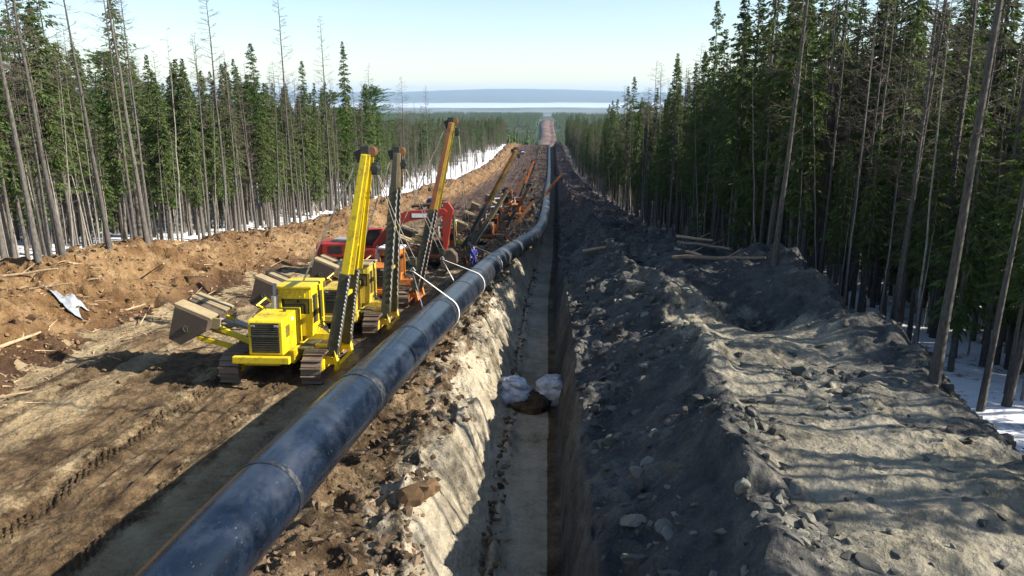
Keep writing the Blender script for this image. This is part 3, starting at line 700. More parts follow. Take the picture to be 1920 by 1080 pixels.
    q.build('cross_brace', P, t, .01)
    # head with sheaves, hanging block
    q = MB(); q.box(T + Vector((0, 0, -.12)), (.34, .5, .34)); q.box(T + Vector((-.24, 0, -.32)), (.26, .32, .42), rot=(0, -.35, 0)); hd = q.build('boom_head', M['black'], t, .03)
    for ys_ in (-.15, 0, .15):
        q = MB(); c = T + Vector((.2, ys_, -.16)); q.tube([c - Vector((0, .035, 0)), c + Vector((0, .035, 0))], .19, 18); q.build('sheave', M['rust'], hd, smooth=True)
    blk = T + Vector((.34, -.12, -.75))
    q = MB(); q.box(blk, (.22, .3, .44)); q.tube([blk + Vector((0, -.18, 0)), blk + Vector((0, .18, 0))], .15, 14); q.build('sheave_block', M['black'], hd, .02)
    # luffing rope from winch to head
    q = MB()
    for k in (-.09, .09): q.tube([(-.2, .55 + k, 2.0), T + Vector((-.2, k, -.2))], .018, 5)
    q.build('luffing_rope', M['cable'], t, smooth=True)
    if hook is not None:
        Hk = inv @ Vector(hook)
        q = MB()
        for dx_, dy_ in ((-.12, -.08), (.12, .08)):
            p0 = T + Vector((.42, dy_, -1.0)); p1 = Hk + Vector((dx_, dy_, .45)); mdp = p0.lerp(p1, .5) + Vector((-.05, 0, -.06))
            q.tube([p0, mdp, p1], .020, 6)
        q.build('hoist_rope', M['cable'], t, smooth=True)
        q = MB(); q.box(Hk + Vector((0, 0, .42)), (.32, .2, .34)); q.tube([Hk + Vector((0, -.12, .45)), Hk + Vector((0, .12, .45))], .17, 14)
        q.tube([Hk + Vector((0, 0, .3)), Hk + Vector((0, 0, .12)), Hk + Vector((.1, 0, .0)), Hk + Vector((.02, 0, -.1)), Hk + Vector((-.1, 0, -.02))], .04, 8); q.build('hook_block', M['grease'], t, .015, True)
    # counterweight on the left, swung out
    ox = -2.45 - cw_open; oz = 1.25 + .12 * cw_open
    prof = [(ox - 1.1, oz + .12), (ox - .75, oz + 1.38), (ox + .5, oz + .85), (ox + .38, oz + .42), (ox - .65, oz - .12)]
    cwm = cw_mat or M['weight']
    q = MB(); q.prism(prof, -1.25, 1.0, 'y'); cw = q.build('counterweight', cwm, t, .03)
    q = MB()
    for (yc, wy) in ((-.83, .75), (.55, .8)): q.beam((ox - .8, yc, oz + 1.44), (ox + .56, yc, oz + .88), wy, .09); q.beam((ox + .5, yc, oz + .86), (ox + .42, yc, oz + .42), wy * .8, .07)
    q.build('weight_plate', M['tan'], cw, .02)
    q = MB(); q.box((ox - .4, -1.27, oz + .5), (.16, .05, .22)); q.tube([(ox - .4, -1.25, oz + .65), (ox - .48, -1.31, oz + .53), (ox - .4, -1.31, oz + .4)], .02, 6); q.build('lifting_eye', M['grease'], cw)
    q = MB()
    for yc in (-.75, .5): q.beam((-1.05, yc, 1.15), (ox + .3, yc, oz + .6), .16, .2); q.beam((-1.2, yc, .85), (ox - .2, yc, oz + .05), .14, .18)
    q.build('weight_arm', P, t, .02)
    q = MB(); q.tube([(-1.0, -.15, 1.5), (ox + .35, -.15, oz + .65)], .07, 10); q.tube([(-1.0, -.15, 1.5), ((-1.0 + ox) / 2, -.15, (2.4 + oz) / 2)], .11, 10); q.build('hydraulic_cylinder', M['grey'], t, smooth=True)
    return t
def at_depth(px, py, Yw):
    d = ray(px, py); k = Yw / d[1]; return Vector((d[0] * k, Yw, CAM_H + d[2] * k))
hk1 = at_depth(774, 508, 31.8); hk2 = at_depth(829, 486, 41.0); hk3 = at_depth(880, 458, 52.0)
pipelayer('bright yellow pipelayer nearest the camera with its hood towards us', -10.2, 27.9, M['yellow'], at_depth(686, 276, 27.6), hook=hk1, cw_open=.62, split=.42, S=1.03)
pipelayer('dusty yellow pipelayer with a dark boom right behind the bright yellow one', -9.6, 34.9, M['yellow2'], at_depth(744, 277, 35), upper=M['grease'], lit_lip=M['tan'], roof=M['tan'], hook=hk2, cw_open=1.0, cw_mat=M['weight'], split=.8)
pipelayer('orange pipelayer with white cab roof and the tallest boom of the near ones', -9.6, 42.6, M['orange'], at_depth(846, 222, 42.6), roof=M['white'], hook=hk3, cw_open=.6, split=.5, upper=M['rust'], lit_lip=M['yellow2'])
pipelayer('brown yellow pipelayer with white framed cab beyond the red excavator bucket', -9.9, 71.0, M['yellow2'], at_depth(966, 277, 70.5), roof=M['white'], cw_open=1.0, split=.45, upper=M['rust'], lit_lip=M['yellow2'], cw_mat=M['weight'])
pipelayer('rusty orange pipelayer half hidden behind the long leaning boom', -6.6, 84.0, M['rust'], at_depth(1000, 372, 84), cw_open=.4, hook=at_depth(994, 425, 84.5), split=.3)
pipelayer('rusty pipelayer with small white cab roof in the middle of the far track', -7.2, 99.0, M['rust'], at_depth(992, 345, 99), roof=M['white'], cw_open=.5, hook=at_depth(1006, 415, 93), split=.4)
pipelayer('farthest pipelayer whose orange boom tip reaches over the dark trench', -4.6, 113.0, M['orange'], at_depth(1050, 326, 113), roof=M['rust'], cw_open=.3, split=.5)
pipelayer('dark brown pipelayer with a low boom squeezed in beyond the excavator bucket', -8.9, 62.5, M['rust'], at_depth(950, 352, 62.5), cw_open=.9, split=.6, upper=M['grease'], lit_lip=M['tan'])
pipelayer('rusty pipelayer in the far row with its boom standing nearly upright', -8.3, 122.0, M['rust'], at_depth(985, 318, 122), roof=M['white'], cw_open=.7, split=.5)
pipelayer('last pipelayer before the empty stretch of the cleared strip', -7.5, 139.0, M['orange'], at_depth(1000, 300, 139), cw_open=.5, split=.5)
sling(30.6, hk1, 'white strap looped round the pipe under the hook of the bright yellow pipelayer')
sling(39.6, hk2, 'white strap round the pipe between the nearest and the farther of the three big slings')
sling(49.6, hk3, 'third white strap up the pipe, just below the red excavator bucket')
sling(79, pipe_at(79) + Vector((-1.0, .3, 3.0)), 'thin pale strap on the far pipe at the start of the bend')
sling(84.5, at_depth(994, 425, 84.5), 'middle one of the pale straps on the far bend of the pipe')
sling(90, at_depth(1006, 415, 93), 'last pale strap before the pipe drops along the trench')
# ---------------------------------------------------------------- red excavator
def excavator(X, Y, rz):
    zg = hz(X, Y); t = empty('excavator', (X, Y, zg), rz, -.06); t.scale = (1.08, 1.08, 1.08)
    tag(t, 'red crawler excavator with raised boom and hanging bucket behind the pipelayers', 'excavator')
    for sy in (-1, 1):
        tk = track_mesh(4.4, .95, .6, sy * 1.25)
        tk.v = [(y, x, z) for x, y, z in tk.v]; o = tk.build('track', M['steel'], t)
        f_ = MB(); f_.box((0, sy * 1.25, .48), (3.2, .3, .4)); f_.build('track_frame', M['black'], o, .02)
    b = MB(); b.box((0, 0, .8), (2.2, 1.8, .5)); b.tube([(0, 0, 1.0), (0, 0, 1.25)], .75, 24); b.build('undercarriage', M['black'], t, .02)
    b = MB(); b.box((-1.35, 0, 1.78), (2.3, 2.9, 1.0)); b.box((.55, -.95, 1.55), (1.5, .85, .6)); b.box((.2, 0, 1.45), (2.2, 1.0, .4)); body = b.build('body', M['red'], t, .08)
    b = MB(); b.prism([(-1.4, 1.3), (-1.4, 2.1), (-1.1, 2.25), (1.1, 2.25), (1.4, 2.1), (1.4, 1.3)], -2.9, -2.45); b.build('counterweight', M['red'], t, .06)
    b = MB(); b.box((-1.5, -1.46, 1.85), (.9, .02, .5)); b.box((-.45, -1.46, 1.75), (.5, .02, .4)); b.build('side_grille', M['black'], body)
    b = MB(); b.box((-1.2, .2, 2.36), (1.5, 1.6, .18)); b.build('engine_cover', M['grey'], body, .04)
    b = MB(); 
    for xx in (-.15, 1.35):
        for yv in (.5, 1.4): b.beam((xx, yv, 1.3), (xx if xx < 0 else xx - .15, yv, 3.0), .09, .09)
    b.box((.55, .95, 3.02), (1.6, 1.0, .1)); b.box((.6, .95, 1.6), (1.6, .95, .6)); cab = b.build('cab', M['red'], t, .03)
    b = MB(); b.box((.55, .95, 2.45), (1.35, .86, 1.05)); b.build('cab_window', M['glass'], cab, .02)
    # boom, in the x-z plane
    def arm(name, prof, wd, mat, par=t):
        q = MB(); q.prism(prof, -wd / 2, wd / 2, 'y'); return q.build(name, mat, par, .03)
    bo = arm('boom', [(.7, 1.55), (.85, 2.1), (2.35, 3.95), (3.2, 4.42), (5.9, 4.62), (6.15, 4.4), (5.95, 4.15), (3.4, 3.72), (2.75, 3.35), (1.15, 1.5)], .55, M['red'])
    q = MB(); q.box((4.2, -.285, 4.12), (1.1, .015, .28)); q.build('boom_plate', M['white'], bo)
    st = arm('stick', [(5.85, 5.0), (6.2, 5.05), (6.55, 4.55), (6.3, 3.0), (6.05, 1.6), (5.8, 1.62), (5.75, 3.2), (5.8, 4.3)], .4, M['red'])
    q = MB(); q.tube([(3.6, .0, 4.75), (5.95, 0, 4.98)], .07, 10); q.tube([(3.6, 0, 4.75), (5.0, 0, 4.88)], .12, 10)
    for yv in (-.38, .38): q.tube([(1.3, yv, 1.5), (2.9, yv, 3.75)], .07, 10); q.tube([(1.3, yv, 1.5), (2.2, yv, 2.75)], .12, 10)
    q.tube([(6.55, 0, 4.2), (6.6, 0, 2.0)], .06, 8); q.tube([(6.55, 0, 4.2), (6.58, 0, 3.1)], .1, 8); q.build('hydraulic_cylinder', M['grease'], t, smooth=True)
    bp = [(5.75, 1.7), (6.35, 1.75), (6.75, 1.35), (6.8, .8), (6.5, .35), (6.05, .25), (5.65, .55), (5.6, 1.1)]
    bk = arm('bucket', bp, 1.1, M['weight'], st); q = MB()
    for i in range(5): q.beam((5.66, -.44 + i * .22, .62), (5.42, -.44 + i * .22, .42), .09, .09, .05, .03)
    q.build('bucket_teeth', M['steel'], bk)
    return t
excavator(-14.1, 55.5, R(1))
# ---------------------------------------------------------------- trucks
def truck(X, Y, rz, cabm, label):
    t = empty('truck', (X, Y, hz(X, Y)), rz, -.07); tag(t, label, 'truck')
    b = MB(); b.box((0, -1.2, 1.75), (2.2, 1.5, 1.3)); b.box((0, -1.1, 2.5), (2.0, 1.3, .5), taper=.9); cab = b.build('cab', cabm, t, .08)
    b = MB(); b.prism([(-3.2, .95), (-3.2, 1.6), (-1.9, 1.75), (-1.9, .95)], -.75, .75); hd = b.build('hood', M['white'], t, .06)
    b = MB(); b.box((0, -3.21, 1.25), (1.1, .03, .5)); b.build('grille', M['black'], hd)
    b = MB(); b.box((0, -1.97, 2.2), (1.8, .03, .6)); b.build('windscreen', M['glass'], cab)
    for sx in (-1, 1):
        b = MB(); b.tube([(sx * .95, -3.18, 1.1), (sx * .95, -3.24, 1.1)], .13, 12); b.build('headlight', M['white'], t, smooth=True)
        b = MB(); b.box((sx * 1.0, -2.7, 1.1), (.45, 1.1, .18)); b.build('mudguard', M['white'], t, .04)
    b = MB(); b.box((0, -3.35, .8), (2.2, .15, .25)); b.box((0, .6, .85), (.9, 6.5, .25)); b.build('frame', M['black'], t, .02)
    b = MB(); b.box((0, 1.9, 1.15), (2.4, 4.2, .12)); 
    for sx in (-1, 1): b.box((sx * 1.18, 1.9, 1.6), (.06, 4.2, .8))
    b.box((0, -.18, 1.7), (2.4, .06, 1.0)); b.box((0, 3.98, 1.6), (2.4, .06, .8)); b.build('cargo_bed', M['weight'], t, .01)
    for yv in (-2.6, 1.5, 2.9):
        for sx in (-1, 1):
            b = MB(); b.tube([(sx * .85, yv, .6), (sx * 1.2, yv, .6)], .6, 20); wh = b.build('wheel', M['rubber'], t, .03, True)
            b = MB(); b.tube([(sx * 1.19, yv, .6), (sx * 1.215, yv, .6)], .3, 16); b.build('rim', M['grey'], wh, smooth=True)
    return t
truck(-19.3, 128, R(-6), M['blue'], 'blue and white truck parked at the foot of the berm beyond the excavator')
truck(-15.5, 470, R(10), M['blue'], 'tiny blue truck far off where the cleared strip drops out of sight')
# ---------------------------------------------------------------- sacks, tarp, logs, boulders
def blob(name, c, dims, mat, seed, parent=None, lobes=.12, sub=4):
    b = bmesh.new(); bmesh.ops.create_icosphere(b, subdivisions=sub, radius=.5); r = np.random.default_rng(seed)
    P3 = np.array([v.co[:] for v in b.verts]); 
    nzv = vn(P3[:, 0] * 4 + P3[:, 2] * 3, P3[:, 1] * 4 + seed, seed) * lobes + (.5 - 2 * np.abs(vn(P3[:, 0] * 9 + P3[:, 2] * 8, P3[:, 1] * 8 - P3[:, 2] * 6, seed + 2))) * lobes * .5
    for v, k in zip(b.verts, nzv):
        p = v.co * (1 + k); q = [math.copysign(abs(a * 2) ** .75 / 2, a) for a in p]; v.co = (q[0] * dims[0], q[1] * dims[1], max(q[2], -.42) * dims[2])
    me = bpy.data.meshes.new(name); b.to_mesh(me); b.free(); me.polygons.foreach_set('use_smooth', [True] * len(me.polygons))
    o = link(name, me, mat, parent); o.location = c; return o
spots = [(-1.45, 31.7, 1.5, 1.8, 1.1, 'pale sack stuffed with soil at the left side of the trench floor'), (.45, 32.0, 1.55, 1.9, 1.15, 'bluish white sack at the right side of the trench floor')]
for i, (x, y, a, b_, c_, lb) in enumerate(spots):
    g = float(base(y)) - 2.7
    t = tag(empty('sack', (x, y, g), .2 - .4 * i), lb, 'sack', 'sacks laid across the trench')
    blob('bag', (0, -.25, c_ * .34), (a, b_ * .7, c_ * .8), M['sack'], 5 + i, t, .34)
    blob('bag', (.1, .35, c_ * .36), (a * .9, b_ * .6, c_ * .75), M['sack'], 15 + i, t, .34)
    blob('bag', (-.05, .0, c_ * .74), (a * .8, b_ * .75, c_ * .5), M['sack'], 25 + i, t, .40)
    blob('folded_top', (-.1, .1, c_ * .95), (a * .45, b_ * .3, .22), M['sack'], 35 + i, t, .5)
    q = MB()
    for k in (-.3, .3): q.tube([(-a * .5, k, .25), (-a * .42, k, c_ * .8), (0, k, c_ * .97), (a * .42, k, c_ * .8), (a * .5, k, .25)], .03, 6)
    q.build('strap', M['strap'], t, smooth=True)
tag(blob('clay_plug', (-.6, 31.2, float(base(31.2)) - 2.6), (1.5, 1.9, .8), M['bank'], 30, lobes=.4), 'heap of brown clay between the two sacks in the trench', 'clay heap')
# tarp
tv = []; tf = []; n1, n2 = 30, 16
for i in range(n1):
    for j in range(n2):
        u, v_ = i / (n1 - 1), j / (n2 - 1); x = -24.0 + 1.5 * u + .2 * math.sin(v_ * 7); y = 33.4 + .85 * v_ + .3 * math.sin(u * 5) * (1 - u)
        tv.append([x, y, 0])
tv = np.array(tv); tv[:, 2] = height(tv[:, 0], tv[:, 1]) + .12 + .16 * np.abs(fbm(tv[:, 0], tv[:, 1], .6, 3, 3)); 
tf = [(i * n2 + j, (i + 1) * n2 + j, (i + 1) * n2 + j + 1, i * n2 + j + 1) for i in range(n1 - 1) for j in range(n2 - 1)]
o = link('plastic_sheet', mesh_np('plastic_sheet', tv, tf), M['tarp']); sm = o.modifiers.new('thick', 'SOLIDIFY'); sm.thickness = .02
tag(o, 'crumpled grey plastic sheet lying at the foot of the left berm', 'plastic sheet')
def log(px, py, L, rz, r, label, mat='wood', tilt=.1, name='log'):
    d = ray(px, py); t_ = 2.0
    while CAM_H + d[2] * t_ > hz(d[0] * t_, d[1] * t_): t_ += .15
    x, y = d[0] * t_, d[1] * t_; z = hz(x, y)
    q = MB(); n = 6; pts = [(-L / 2 + L * i / n, random.uniform(-.03, .03) * L * .3, random.uniform(-.02, .03) * L * .3) for i in range(n + 1)]
    q.tube(pts, r, 9, r * .6); q.tube([(L * .1, 0, 0), (L * .22, .12 * L, .08 * L)], r * .4, 6, r * .15); o = q.build(name, M[mat], None, smooth=True)
    o.location = (x, y, z + r * 1.2); o.rotation_euler = (0, -tilt, rz); return tag(o, label, name.replace('_', ' '))
log(35, 650, 1.9, 1.1, .09, 'thick pale broken branch on the dark soil at the far left', name='broken_branch')
log(243, 585, 1.7, .9, .07, 'pale stick standing out beside the counterweight shadow', name='broken_branch')
log(283, 512, 4.6, 2.4, .05, 'long thin pole leaning down the face of the left berm', tilt=-.35, name='broken_branch')
log(25, 520, 4.0, .3, .08, 'pale log lying on the berm crest at the left edge', name='broken_branch')
log(80, 545, 2.8, .2, .06, 'thin pale stick below the log on the left berm', name='broken_branch')
log(355, 525, 3.2, -.4, .06, 'pale stick high on the middle of the left berm', name='broken_branch')
log(600, 405, 5.0, 2.2, .09, 'weathered pole sticking out of the berm left of the excavator', tilt=.5, name='broken_branch')
for i, (px, py, L, rz, lb) in enumerate(((1300, 452, 5.5, -1.3, 'topmost pale log in the pile at the right forest edge'), (1318, 468, 6, -1.2, 'middle log of the pile at the right forest edge'), (1290, 480, 4.5, -1.4, 'short grey log on the left of the pile at the right forest edge'), (1345, 490, 5, -.6, 'lowest log of the pile at the right forest edge'), (1130, 470, 3, .2, 'dead stick lying alone on the far spoil bank'))):
    log(px, py, L, rz, .13, lb, 'log' if i % 2 else 'wood', .12)
def boulder(px, py, s, label, mat=MR_grey, seed=1):
    d = ray(px, py); t_ = 2.0
    while CAM_H + d[2] * t_ > hz(d[0] * t_, d[1] * t_): t_ += .1
    x, y = d[0] * t_, d[1] * t_
    me = clod_mesh(seed, .8, 3); me.transform(Matrix.Diagonal((s, s * .8, s, 1))); o = link('boulder', me, mat); o.location = (x, y, hz(x, y) + s * .12); o.rotation_euler = (.2, .1, seed); tag(o, label, 'boulder')
boulder(765, 945, 1.15, 'large pale block of clay jutting from the bank beside the trench', MR_tan, 3)
boulder(1205, 925, .42, 'pale boulder halfway up the shaded face of the spoil bank', seed=5)
boulder(1192, 985, .55, 'biggest grey boulder near the bottom of the spoil bank', seed=6)
boulder(1385, 925, .42, 'sunlit boulder on the crest edge of the spoil bank', seed=8)
boulder(1265, 885, .42, 'lone grey stone on the smooth shaded spoil slope', seed=9)
boulder(1190, 1060, .45, 'squarish dark stone at the lower edge of the view', seed=10)
boulder(1816, 832, .3, 'small dark stone lying on the snow at the right', MR_brown, 11)
boulder(1195, 548, 1.1, 'sunlit block of clay beside the wheel track on the spoil bank', seed=12)
boulder(1340, 765, .5, 'small pointed stone on the lit top of the spoil bank', seed=13)
# ---------------------------------------------------------------- person in blue workwear by the pipe
def person(X, Y, rz):
    root = empty('person', (X, Y, hz(X, Y)), rz); tag(root, 'person in dark blue workwear and hood standing behind the pipe near the excavator bucket', 'person')
    def skin(name, verts, edges, radii, mat, par=root, sub=2):
        me = bpy.data.meshes.new(name); me.from_pydata(verts, edges, []); o = link(name, me, mat, par)
        md = o.modifiers.new('skin', 'SKIN'); md.use_smooth_shade = True
        for i, r in enumerate(radii): o.data.skin_vertices[0].data[i].radius = (r, r); 
        o.data.skin_vertices[0].data[0].use_root = True
        s2 = o.modifiers.new('sub', 'SUBSURF'); s2.levels = sub; s2.render_levels = sub; return o
    V_ = [(0, 0, .95), (0, 0, 1.15), (0, .0, 1.38), (0, -.02, 1.50), (0, -.03, 1.60), (0, -.04, 1.70),
          (.19, 0, 1.42), (.26, -.06, 1.16), (.2, -.28, 1.05), (.16, -.34, 1.03), (-.19, 0, 1.42), (-.27, -.02, 1.15), (-.24, -.16, .93), (-.22, -.2, .86),
          (.10, 0, .88), (.13, -.04, .48), (.13, .02, .09), (.14, -.13, .05), (-.10, 0, .88), (-.14, .02, .48), (-.14, .06, .09), (-.16, -.1, .05)]
    E_ = [(0, 1), (1, 2), (2, 3), (3, 4), (4, 5), (2, 6), (6, 7), (7, 8), (8, 9), (2, 10), (10, 11), (11, 12), (12, 13), (0, 14), (14, 15), (15, 16), (16, 17), (0, 18), (18, 19), (19, 20), (20, 21)]
    Rr = [.15, .15, .16, .06, .10, .09, .075, .055, .042, .035, .075, .055, .042, .035, .10, .07, .05, .045, .10, .07, .05, .045]
    body = skin('body', V_, E_, Rr, M['skin'])
    jv = [(0, 0, .93), (0, 0, 1.15), (0, 0, 1.40), (0, .0, 1.50), (.2, 0, 1.42), (.27, -.06, 1.16), (.21, -.26, 1.06), (-.2, 0, 1.42), (-.28, -.02, 1.15), (-.25, -.15, .95)]
    skin('jacket', jv, [(0, 1), (1, 2), (2, 3), (2, 4), (4, 5), (5, 6), (2, 7), (7, 8), (8, 9)], [.19, .185, .19, .11, .095, .075, .06, .095, .075, .06], M['cloth_blue'])
    skin('trousers', [(0, 0, .95), (.10, 0, .87), (.13, -.04, .48), (.13, .02, .12), (-.10, 0, .87), (-.14, .02, .48), (-.14, .06, .12)], [(0, 1), (1, 2), (2, 3), (0, 4), (4, 5), (5, 6)], [.17, .12, .09, .07, .12, .09, .07], M['cloth_blue'])
    skin('hood', [(0, .03, 1.50), (0, .02, 1.62), (0, .0, 1.74)], [(0, 1), (1, 2)], [.10, .125, .10], M['cloth_blue'])
person(-5.6, 56.3, R(20))
# ---------------------------------------------------------------- trees
def cone_trunk(mb, H, r, bend=0.0, n=7, seg=7, top=.15, seed=0):
    rr = random.Random(seed); ph = rr.uniform(0, 6.28); pts = []
    for i in range(seg + 1):
        k = i / seg; pts.append((math.cos(ph) * bend * math.sin(k * 2.2) + rr.uniform(-.03, .03), math.sin(ph) * bend * math.sin(k * 2.2) + rr.uniform(-.03, .03), -0.4 + (H + .4) * k))
    vs = []; fs = []
    for i, p in enumerate(pts):
        k = i / seg; rad = r * (1 - k) ** .85 * (1 + .35 * math.exp(-k * 14)) + r * top * .3
        for j in range(n): a = 2 * math.pi * j / n; vs.append((p[0] + math.cos(a) * rad, p[1] + math.sin(a) * rad, p[2]))
    for i in range(seg):
        for j in range(n): fs.append((i * n + j, i * n + (j + 1) % n, (i + 1) * n + (j + 1) % n, (i + 1) * n + j))
    mb.add(vs, fs)
    def at(z): 
        k = (z + .4) / (H + .4) * seg; i = min(seg - 1, max(0, int(k))); q = k - i; return np.array([pts[i][c] * (1 - q) + pts[i + 1][c] * q for c in range(3)])
    return at
def raw(mb, name, mat):
    me = bpy.data.meshes.new(name); me.from_pydata(mb.v, [], mb.f); me.update(); me.materials.append(mat)
    me.polygons.foreach_set('use_smooth', [True] * len(me.polygons)); return me
def spruce_meshes(H, cs, Rm, seed, twigs=11, step=.33, tuft=False, mat='needles'):
    rr = np.random.default_rng(seed); mb = MB(); at = cone_trunk(mb, H, .0075 * H + .02, .15 * rr.random(), seed=seed)
    z = H * .12
    while z < cs:
        a = rr.uniform(0, 6.28); L = rr.uniform(.3, .9); p = at(z); mb.tube([p, p + np.array([math.cos(a) * L, math.sin(a) * L, -.12 * L])], .014, 3, .005, cap=False); z += rr.uniform(.2, .6)
    tr = raw(mb, 'spruce_trunk', M['bark'])
    V4 = []; z = cs; gap = rr.uniform(0, 6.28)
    while z < H - .05:
        k = (z - cs) / (H - cs); env = (1 - k) ** .8 * (.5 + .5 * min(1, k * 4)) if not tuft else math.sqrt(max(0, 1 - (k * 2 - 1) ** 2)) * .9 + .12
        lvl = rr.uniform(.7, 1.15)
        for b in range(int(rr.integers(5, 8))):
            a = rr.uniform(0, 6.28)
            if rr.random() < .12: continue
            L = max(.10, Rm * env * rr.uniform(.5, 1.25) * lvl * (1 + .2 * math.cos(a - gap)))
            dr = rr.uniform(-.45, -.1) if k < .6 else rr.uniform(-.2, .5) * (1 if k > .8 else .5); dr = dr if not tuft else rr.uniform(0, .6)
            o = at(z) + np.array([0, 0, rr.uniform(-.12, .12)]); d = np.array([math.cos(a), math.sin(a), dr]); sd = np.array([-math.sin(a), math.cos(a), 0])
            nt_ = max(4, int(twigs * 1.8 * (.25 + L / Rm)))
            for i in range(nt_):
                q = .08 + .92 * (i + rr.random()) / nt_
                p = o + d * L * q + np.array([0, 0, -.20 * L * q * q + .14 * L * max(0, q - .7)]) + rr.normal(size=3) * .03
                s = 1 if i % 2 else -1; tl2 = (.10 + .30 * (1 - q) * min(1, L) + .16 * min(1, L)) * rr.uniform(.6, 1.3)
                td = sd * s * rr.uniform(.25, .9) + d * rr.uniform(.4, .9) + np.array([0, 0, rr.uniform(-.9, -.05)])
                if tuft: td = td + np.array([0, 0, .9])
                td = td / np.linalg.norm(td); wv = np.cross(td, rr.normal(size=3)); wv = wv / np.linalg.norm(wv) * rr.uniform(.035, .065)
                V4 += [p - wv * .6, p + td * tl2 * .55 - wv, p + td * tl2 * 1.1, p + td * tl2 * .5 + wv]
        z += step * rr.uniform(.6, 1.3) * (.55 if k > .8 else 1)
    V4 = np.array(V4); me = mesh_np('spruce_crown', V4, np.arange(len(V4)).reshape(-1, 4), smooth=False); me.materials.append(M[mat])
    return tr, me
def larch_meshes(H, seed, r=None, cs=.45, Lm=1.6, sub=6, mat='bark_larch', nb=95):
    rr = np.random.default_rng(seed); mb = MB(); at = cone_trunk(mb, H, r or (.0055 * H + .022), .35 * rr.random(), seg=9, seed=seed); tr = raw(mb, 'larch_trunk', M[mat])
    br = MB()
    for i in range(nb):
        k = cs * .5 + (1 - cs * .5) * (i + rr.random()) / nb; z = H * k
        if k < cs and rr.random() < .55: continue
        L = Lm * (1 - max(0, (k - cs) / (1 - cs))) ** .7 * rr.uniform(.45, 1.1) * (.5 if k < cs else 1) + .18
        a = rr.uniform(0, 6.28); up = rr.uniform(-.1, .55); p = at(z); d = np.array([math.cos(a), math.sin(a), up])
        e = p + d * L * .55; e2 = p + d * L + np.array([0, 0, .10 * L]); br.tube([p, e, e2], .017, 3, .007, cap=False)
        for _ in range(sub):
            q = rr.uniform(.3, .95); s = p + d * L * q; dd = d + rr.normal(size=3) * .7; dd /= np.linalg.norm(dd); br.tube([s, s + dd * L * .38], .008, 3, .004, cap=False)
    return tr, raw(br, 'larch_branches', M['twig'])
SPR = [spruce_meshes(h, h * c, r_, 100 + i, 12) for i, (h, c, r_) in enumerate(((18, .36, 2.2), (16, .33, 2.0), (20, .40, 2.1), (14, .33, 1.8), (17, .30, 2.5), (11.5, .2, 1.7), (8, .14, 1.4), (19, .48, 1.5)))]
SPH = [18, 16, 20, 14, 17, 11.5, 8, 19]
PIN3 = spruce_meshes(18, 6.5, 3.3, 305, 20, .40, True, 'pine')
PIN = [spruce_meshes(19, 11.5, 2.7, 300, 16, .42, True, 'pine'), spruce_meshes(18, 9.5, 1.9, 301, 14, .4, True, 'pine'), PIN3]
LAR = [larch_meshes(h, 400 + i, Lm=l, cs=c) for i, (h, l, c) in enumerate(((21, 1.7, .5), (19, 1.9, .42), (23, 1.5, .55), (17, 1.5, .45), (20, 2.3, .6)))]
LAH = [21, 19, 23, 17, 20]
THN = [larch_meshes(h, 500 + i, r=.032 + .006 * i, Lm=.8, cs=.5, sub=2, nb=22, mat='bark_pale') for i, h in enumerate((9, 12, 7, 14, 10))]
THH = [9, 12, 7, 14, 10]
def plant(kind, i, x, y, h, label, group, lean=(0, 0), rz=0.0, fat=1.0):
    src, hs, nm, crown, cat = {'spruce': (SPR, SPH, 'spruce_tree', 'crown', 'spruce'), 'pine': (PIN, [19, 18, 18], 'pine_tree', 'crown', 'pine'), 'larch': (LAR, LAH, 'larch_tree', 'branches', 'larch'), 'thin': (THN, THH, 'young_bare_tree', 'branches', 'bare tree')}[kind]
    tr, cr = src[i]; s = h / hs[i]
    t = bpy.data.objects.new(nm, None); C.objects.link(t); t.empty_display_size = .3
    t.location = (x, y, hz(x, y) - .05); t.rotation_euler = (lean[1], lean[0], 0); t.scale = (s * fat, s * fat, s)
    a = bpy.data.objects.new('trunk', tr); C.objects.link(a); a.parent = t; a.rotation_euler = (0, 0, rz)
    b = bpy.data.objects.new(crown, cr); C.objects.link(b); b.parent = t; b.rotation_euler = (0, 0, rz)
    return tag(t, label, cat, group)
placed = []
def key_tree(kind, i, px, py, X, label, lean=(0, 0), fat=1.0, hmin=None):
    d = ray(px, py); k = X / d[0]; y = d[1] * k; z = CAM_H + d[2] * k; h = max(4, z - hz(X, y))
    if hmin: h = max(h, hmin)
    placed.append((X, y)); return plant(kind, i, X, y, h, label, None, lean, random.uniform(0, 6.28), fat)
